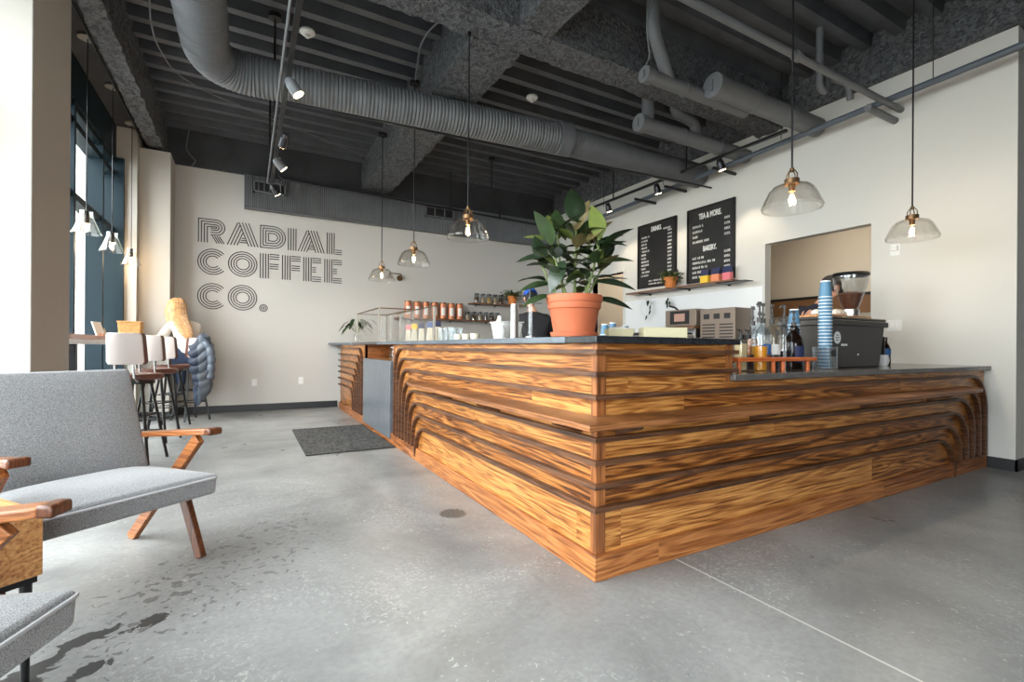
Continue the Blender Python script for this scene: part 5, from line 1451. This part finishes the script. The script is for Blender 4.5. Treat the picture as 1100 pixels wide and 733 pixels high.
def headg(g, c, fwd, tilt=0.0):
    """skull, jaw, nose and ears facing fwd (unit, may point down)"""
    c = Vector(c); f = Vector(fwd).normalized(); s = f.cross(Vector((0, 0, 1))).normalized(); u = s.cross(f).normalized()
    def ell(off, rx, ry, rz, n=20, m=14):
        o = c + s * off[0] + f * off[1] + u * off[2]; vs = []
        for k in range(m + 1):
            ph = PI * k / m
            for i in range(n):
                th = 2 * PI * i / n
                p = o + s * (rx * math.sin(ph) * math.cos(th)) + f * (ry * math.sin(ph) * math.sin(th)) - u * (rz * math.cos(ph)); vs.append(p)
        g.add(vs, [(k * n + i, k * n + (i + 1) % n, (k + 1) * n + (i + 1) % n, (k + 1) * n + i) for k in range(m) for i in range(n)], True)
    ell((0, 0, .012), .073, .092, .098); ell((0, .026, -.045), .052, .058, .062); ell((0, .096, -.012), .012, .017, .022, 10, 8)
    ell((0, .080, -.050), .024, .012, .007, 10, 8)
    for q in (-1, 1): ell((q * .074, -.004, -.012), .011, .020, .030, 10, 8)
    return s, f, u
def handg(g, wrist, d, palm_n, curl=.5):
    """palm, four unequal bent fingers and a thumb from the side of the palm"""
    w = Vector(wrist); d = Vector(d).normalized(); n = Vector(palm_n).normalized(); s = d.cross(n).normalized(); n = s.cross(d).normalized()
    p = [w, w + d * .05, w + d * .088]
    g.tube(p, .02, 10, radii=[.022, .034, .030])
    for k, (off, L) in enumerate(((-.028, .068), (-.010, .078), (.009, .073), (.027, .058))):
        a = w + d * .075 + s * off; b = a + (d * math.cos(curl) + n * math.sin(curl)) * L * .5; c = b + (d * math.cos(curl * 2.1) + n * math.sin(curl * 2.1)) * L * .5
        g.tube([a, b, c], .008, 8, radii=[.0095, .0085, .0065])
    a = w + d * .025 - s * .025; b = a + (d * .6 - s * .7 + n * .2).normalized() * .035; c = b + (d * .9 - s * .1 + n * .5).normalized() * .03
    g.tube([a, b, c], .010, 8, radii=[.013, .011, .008])
E_BODY = [('pelvis', 'waist'), ('waist', 'chest'), ('chest', 'neckb'), ('neckb', 'neck'), ('chest', 'shL'), ('shL', 'elL'), ('elL', 'wrL'), ('chest', 'shR'), ('shR', 'elR'), ('elR', 'wrR'),
          ('pelvis', 'hipL'), ('hipL', 'knL'), ('knL', 'anL'), ('anL', 'toL'), ('pelvis', 'hipR'), ('hipR', 'knR'), ('knR', 'anR'), ('anR', 'toR')]
def person(loc, label, J, head, fwd, hands, top, bottom, shoes='black_metal'):
    t = thing('person', loc, label, 'person')
    def extra(g):
        headg(g, head, fwd)
        for w, d, n in hands: handg(g, w, d, n)
    skinned(J, E_BODY, 'pelvis', extra, 'body', 'skin', t)
    up = {k: J[k] for k in ('pelvis', 'waist', 'chest', 'neckb', 'shL', 'elL', 'wrL', 'shR', 'elR', 'wrR')}
    def gr(v, k): return v[:3] + tuple(r * (1.22 if k not in ('wrL', 'wrR') else 1.35) + .014 for r in v[3:])
    up = {k: gr(v, k) for k, v in up.items()}
    skinned(up, [e for e in E_BODY if e[0] in up and e[1] in up], 'pelvis', None, 'shirt', top, t)
    lo = {k: J[k] for k in ('pelvis', 'hipL', 'knL', 'anL', 'hipR', 'knR', 'anR')}
    lo = {k: gr(v, k) for k, v in lo.items()}
    skinned(lo, [e for e in E_BODY if e[0] in lo and e[1] in lo], 'pelvis', None, 'trousers', bottom, t)
    for s in 'LR':
        a = Vector(J['an' + s][:3]); b = Vector(J['to' + s][:3])
        G().tube([a + Vector((0, 0, .02)), a - Vector((0, 0, .03)), a.lerp(b, .5) - Vector((0, 0, .01)), b], .04, 12, radii=[.045, .048, .045, .032]).obj('shoe', shoes, t, world=True)
    return t
def pose(px, py, yaw, lean=0.0, side=0.0, H=1.0, arms='work'):
    """standing figure; yaw = facing angle; returns joints + head + frame"""
    f = Vector((math.cos(yaw), math.sin(yaw), 0)); l = Vector((-f.y, f.x, 0)); o = Vector((px, py, 0))
    def P(a, b, z): return tuple(o + f * a + l * b + Vector((0, 0, z * H)))
    J = {'pelvis': P(0, 0, .95) + (.125, .10), 'waist': P(lean * .25, side * .3, 1.09) + (.115, .09), 'chest': P(lean * .6, side * .6, 1.30) + (.135, .10),
         'neckb': P(lean * .9, side * .85, 1.45) + (.065, .06), 'neck': P(lean * 1.05, side, 1.53) + (.052, .052)}
    for s, q in (('L', 1), ('R', -1)):
        J['sh' + s] = P(lean * .75, side * .75 + q * .17, 1.40) + (.058, .055)
        J['el' + s] = P(lean * .75 + .10, side * .7 + q * .23, 1.15) + (.042, .042)
        J['wr' + s] = P(lean * .8 + .32, side * .7 + q * .14, 1.10) + (.027, .027)
        J['hip' + s] = P(0, q * .095, .88) + (.085, .085); J['kn' + s] = P(.02, q * .10, .49) + (.055, .055)
        J['an' + s] = P(-.01, q * .10, .09) + (.038, .038); J['to' + s] = P(.14, q * .12, .04) + (.03, .02)
    head = Vector(P(lean * 1.25 + .02, side * 1.1, 1.625)); return J, head, f, l
# barista in a blue cap, back to us
J, hd, f, l = pose(1.49, 2.92, math.radians(72), lean=.12, side=.02)
hands = [(J['wrL'][:3], f * .9 - Vector((0, 0, .3)), -l), (J['wrR'][:3], f * .9 - Vector((0, 0, .3)), l)]
fw = (f + Vector((0, 0, -.45))).normalized()
t = person((1.49, 2.92, 0), 'barista in a blue cap and black shirt seen from behind, behind the bar', J, hd, fw, hands, 'cloth_black', 'cloth_navy')
def cap(t, c, fwd, mat, back=False):
    c = Vector(c); f = Vector(fwd).normalized(); s = f.cross(Vector((0, 0, 1))).normalized(); u = s.cross(f).normalized()
    g = G(); n, m = 24, 8; vs = []
    for k in range(m + 1):
        ph = PI / 2 * k / m
        for i in range(n):
            th = 2 * PI * i / n; vs.append(c + u * .030 + s * (.084 * math.cos(ph) * math.cos(th)) + f * (.102 * math.cos(ph) * math.sin(th)) + u * (.098 * math.sin(ph)))
    g.add(vs, [(k * n + i, k * n + (i + 1) % n, (k + 1) * n + (i + 1) % n, (k + 1) * n + i) for k in range(m) for i in range(n)], True)
    vs = []; q = -1 if back else 1
    for h in (0, -.006):
        for i in range(9):
            a = math.radians(25 + 130 * i / 8); vs += [c + u * (.032 + h) + s * (.080 * math.cos(a)) + f * (q * .098 * math.sin(a)), c + u * (.018 + h) + s * (.072 * math.cos(a)) + f * (q * (.098 + .072 * math.sin(a)) * math.sin(a))]
    fs = [(2 * i, 2 * i + 2, 2 * i + 3, 2 * i + 1) for i in range(8)]; fs += [(18 + a, 18 + b, 18 + c_, 18 + d) for a, b, c_, d in [(2 * i + 1, 2 * i + 3, 2 * i + 2, 2 * i) for i in range(8)]]
    fs += [(2 * i + 1, 2 * i + 3, 18 + 2 * i + 3, 18 + 2 * i + 1) for i in range(8)]
    g.add(vs, fs, True); g.obj('cap', mat, t, world=True)
def hairback(t, c, fwd, mat):
    c = Vector(c); f = Vector(fwd).normalized(); s = f.cross(Vector((0, 0, 1))).normalized(); u = s.cross(f).normalized()
    g = G(); vs = []; n, m = 16, 8
    for k in range(m + 1):
        ph = -.7 + (PI / 2 + .7) * k / m
        for i in range(n + 1):
            th = PI + PI * i / n; vs.append(c + u * .012 + s * (.079 * math.cos(ph) * math.cos(th)) + f * (.098 * math.cos(ph) * math.sin(th)) + u * (.100 * math.sin(ph)))
    g.add(vs, [(k * (n + 1) + i, k * (n + 1) + i + 1, (k + 1) * (n + 1) + i + 1, (k + 1) * (n + 1) + i) for k in range(m) for i in range(n)], True)
    g.obj('hair', mat, t, world=True)
cap(t, hd, fw, 'cap_blue', True); hairback(t, hd, fw, 'cloth_black')
# barista in a dark cap behind the cup towers
J, hd, f, l = pose(3.40, 1.04, math.radians(-29), lean=.21, side=.0, H=1.02)
hands = [(J['wrL'][:3], f * .8 - Vector((0, 0, .5)), -l), (J['wrR'][:3], f * .8 - Vector((0, 0, .5)), l)]
fw = (f + Vector((0, 0, -.5)) + l * .25).normalized()
t = person((3.40, 1.04, 0), 'barista in a dark cap and navy top bending forward behind the blue cup towers', J, hd, fw, hands, 'cloth_navy', 'cloth_black')
cap(t, hd, fw, 'cap_dark'); hairback(t, hd, fw, 'cap_dark')
# seated woman
px, py = -2.07, 6.30
d = Vector((-.55, .83, 0)).normalized(); l = Vector((-d.y, d.x, 0))
o = Vector((px, py, 0)); d2 = Vector((-.12, .99, 0)); l2 = Vector((-d2.y, d2.x, 0))
def P(a, b, z): return tuple(o + d * a + l * b + Vector((0, 0, z)))
def Q(a, b, z): return tuple(o + d2 * a + l2 * b + Vector((0, 0, z)))
J = {'pelvis': P(-.02, 0, .885) + (.135, .11), 'waist': P(.02, .0, 1.02) + (.115, .09), 'chest': P(.07, .03, 1.23) + (.125, .095), 'neckb': P(.12, .05, 1.39) + (.058, .055), 'neck': P(.15, .06, 1.46) + (.046, .046),
     'shL': P(.10, .20, 1.335) + (.052, .05), 'elL': P(.20, .27, 1.13) + (.04, .04), 'wrL': P(.38, .26, 1.14) + (.026, .026),
     'shR': P(.08, -.13, 1.335) + (.052, .05), 'elR': P(.17, -.18, 1.11) + (.04, .04), 'wrR': P(.36, -.06, 1.13) + (.026, .026),
     'hipL': Q(.03, .09, .875) + (.085, .08), 'knL': Q(.37, .10, .85) + (.06, .06), 'anL': Q(.34, .10, .44) + (.038, .038), 'toL': Q(.46, .11, .40) + (.028, .02),
     'hipR': Q(.03, -.09, .875) + (.085, .08), 'knR': Q(.37, -.10, .85) + (.06, .06), 'anR': Q(.34, -.10, .44) + (.038, .038), 'toR': Q(.46, -.11, .40) + (.028, .02)}
hd = Vector(P(.18, .07, 1.575)); fw = (d + Vector((0, 0, -.25))).normalized()
hands = [(J['wrL'][:3], d, (0, 0, -1)), (J['wrR'][:3], d, (0, 0, -1))]
t = person((px, py, 0), 'seated blonde woman in a cream sweater seen from behind on the last bar stool', J, hd, fw, hands, 'sweater', 'denim')
g = G(); r = random.Random(9)
s = fw.cross(Vector((0, 0, 1))).normalized(); u = s.cross(fw).normalized()
vs = []; n, m = 20, 9
for k in range(m + 1):
    ph = -.5 + (PI / 2 + .5) * k / m
    for i in range(n + 1):
        th = PI * .88 + PI * 1.24 * i / n; vs.append(hd + u * .015 + s * (.092 * math.cos(ph) * math.cos(th)) + fw * (.108 * math.cos(ph) * math.sin(th)) + u * (.112 * math.sin(ph)))
g.add(vs, [(k * (n + 1) + i, k * (n + 1) + i + 1, (k + 1) * (n + 1) + i + 1, (k + 1) * (n + 1) + i) for k in range(m) for i in range(n)], True)
end = Vector((-1.985, 6.16, 1.15))
# soft mass of hair falling down the back, then fine locks over it
CRv = Vector((.874, -.486, 0)); CFv = Vector((.486, .874, 0))
def SC(sh, z, bk, ra, rb): return (Vector((hd.x, hd.y, 0)) + CRv * sh - CFv * bk + Vector((0, 0, z)), ra, rb)
secs = [SC(0, 1.70, 0, .03, .03), SC(0, 1.685, .0, .075, .075), SC(-.005, 1.62, .01, .108, .105), SC(.0, 1.52, .03, .128, .11), SC(.035, 1.42, .055, .140, .10), SC(.085, 1.33, .075, .140, .085), SC(.15, 1.24, .09, .120, .065), SC(.20, 1.17, .095, .085, .045), SC(.23, 1.12, .095, .03, .02)]
n = 22; vs = []; cnt = 0
for k in range(len(secs) - 1):
    for j in range(5):
        q = j / 5; c = secs[k][0].lerp(secs[k + 1][0], q); ra = secs[k][1] * (1 - q) + secs[k + 1][1] * q; rb = secs[k][2] * (1 - q) + secs[k + 1][2] * q; cnt += 1
        for i in range(n):
            a = 2 * PI * i / n; w = 1 + .05 * math.sin(5 * a + cnt * .35) + .02 * math.sin(9 * a)
            vs.append(c + CRv * (ra * w * math.cos(a)) - CFv * (rb * w * math.sin(a)))
g.add(vs, [(k * n + i, k * n + (i + 1) % n, (k + 1) * n + (i + 1) % n, (k + 1) * n + i) for k in range(cnt - 1) for i in range(n)], True)
for i in range(150):
    a = r.uniform(-1, 1); b = r.uniform(.2, 1); ph = r.uniform(0, 6)
    pts = []
    for q in range(15):
        tt = q / 14 * (len(secs) - 1.3) + .1; k = int(tt); ft = tt - k
        c = secs[k][0].lerp(secs[k + 1][0], ft); ra = secs[k][1] * (1 - ft) + secs[k + 1][1] * ft; rb = secs[k][2] * (1 - ft) + secs[k + 1][2] * ft
        an = math.asin(max(-1, min(1, a))); wv = 1 + .06 * math.sin(q * 1.1 + ph)
        pts.append(c + CRv * (ra * wv * math.sin(an)) - CFv * (rb * wv * math.cos(an)) + CRv * (.006 * math.sin(q * .9 + ph)))
    g.tube(pts, .005, 5, radii=[.0055 - .004 * max(0, q - 9) / 5 for q in range(15)])
g.obj('hair', 'hair', t, world=True)
# jacket over the stool back
t = thing('jacket', (-1.93, 6.07, 0), 'blue-grey puffer jacket draped over the back of the blonde woman\'s stool', 'jacket')
g = G(); n = 28; rings = []
c0 = [(-1.965, 6.10, 1.15, .055, .035), (-1.955, 6.09, 1.12, .095, .065), (-1.935, 6.07, 1.0, .125, .085), (-1.915, 6.06, .86, .140, .09), (-1.905, 6.06, .72, .135, .09), (-1.895, 6.05, .58, .120, .085), (-1.89, 6.05, .46, .105, .075), (-1.895, 6.06, .34, .085, .06), (-1.90, 6.06, .30, .05, .035)]
vs = []; rows_ = []
for k in range(len(c0) - 1):
    A, B = c0[k], c0[k + 1]
    for j in range(6):
        q = j / 6; row = [A[i] * (1 - q) + B[i] * q for i in range(5)]; z = row[2]
        puff = .86 + .26 * abs(math.sin((1.16 - z) / .115 * PI)) ** .5 if 0 < k < len(c0) - 2 else 1
        rows_.append((row[0], row[1], z, row[3] * puff, row[4] * puff))
rows_.append(c0[-1])
for (x, y, z, rx, ry) in rows_:
    for i in range(n):
        a = 2 * PI * i / n; w = 1 + .10 * math.sin(2 * a + z * 7) + .06 * math.sin(5 * a + z * 13)
        vs.append((x + rx * w * math.cos(a), y + ry * w * math.sin(a), z + .07 * math.cos(a) + .02 * math.sin(3 * a + z * 5)))
g.add(vs, [(k * n + i, k * n + (i + 1) % n, (k + 1) * n + (i + 1) % n, (k + 1) * n + i) for k in range(len(rows_) - 1) for i in range(n)], True)
g.add(vs[:n], [tuple(range(n))]); g.add(vs[-n:], [tuple(range(n))])
sp = [i for i, f in enumerate(g.f) if len(f) == 4]
for i in range(len(g.f)):
    z = sum(g.v[j][2] for j in g.f[i]) / len(g.f[i]); x = sum(g.v[j][0] for j in g.f[i]) / len(g.f[i])
    g.mi[i] = 1 if z < .70 and x > -1.93 else (2 if x < -1.955 else 0)
g.obj('jacket_body', ['jacket_grey', 'jacket_lower', 'navy_lining'], t, world=True)
g = G(); pts = [(-1.88, 6.04, 1.10), (-1.82, 6.0, 1.0), (-1.80, 5.98, .86), (-1.805, 5.98, .72), (-1.81, 5.98, .60)]
pts = resample(pts, .02); g.tube(pts, .05, 14, radii=[(.040 + .018 * abs(math.sin(i * .55)) ** .6) * (1 - .15 * i / len(pts)) for i in range(len(pts))]); g.obj('sleeve', 'jacket_grey', t, world=True)
G().tube([(-1.90, 6.03, 1.14), (-1.84, 6.0, 1.08), (-1.80, 6.0, .98)], .028, 10, radii=[.03, .036, .02]).obj('lining', 'coat_dark', t, world=True)

# ================================================================== LIGHT AND CAMERA
w = bpy.data.worlds.new('World'); scene.world = w; w.use_nodes = True
nt = w.node_tree; bg = nt.nodes['Background']
bg.inputs[0].default_value = (.97, .985, 1.0, 1); bg.inputs[1].default_value = SKY
def portal(loc, rot, sx, sy):
    L = bpy.data.lights.new('daylight_portal', 'AREA'); L.shape = 'RECTANGLE'; L.size = sx; L.size_y = sy; L.cycles.is_portal = True
    o = bpy.data.objects.new('daylight_portal', L); COL.objects.link(o); o.location = loc; o.rotation_euler = rot
portal((-3.2, .15, 1.8), (0, -PI / 2, 0), 3.4, 4.8)
portal((-3.2, 4.8, 1.8), (0, -PI / 2, 0), 3.4, 3.1)
portal((-1.95, -4.9, 1.6), (PI / 2, 0, 0), 2.1, 3.2)
cam = bpy.data.cameras.new('camera'); co = bpy.data.objects.new('camera', cam); COL.objects.link(co)
cam.sensor_width = 36; cam.lens = 513 / 1100 * 36; cam.shift_y = 6.9 / 1100; cam.clip_start = .02
co.location = (-1.38265, -1.69516, 1.045)
co.rotation_euler = (Matrix.Rotation(-math.radians(29.06), 3, 'Z') @ Matrix.Rotation(PI / 2, 3, 'X') @ Matrix.Rotation(.0071, 3, 'Z')).to_euler()
scene.camera = co
scene.view_settings.view_transform = 'Standard'; scene.view_settings.look = 'None'; scene.view_settings.gamma = 1
scene.view_settings.use_curve_mapping = False
scene.view_settings.exposure = EXPO
scene.cycles.use_denoising = True
scene.cycles.max_bounces = 8; scene.cycles.transparent_max_bounces = 24
scene.cycles.sample_clamp_indirect = 6
scene.cycles.caustics_reflective = False; scene.cycles.caustics_refractive = False
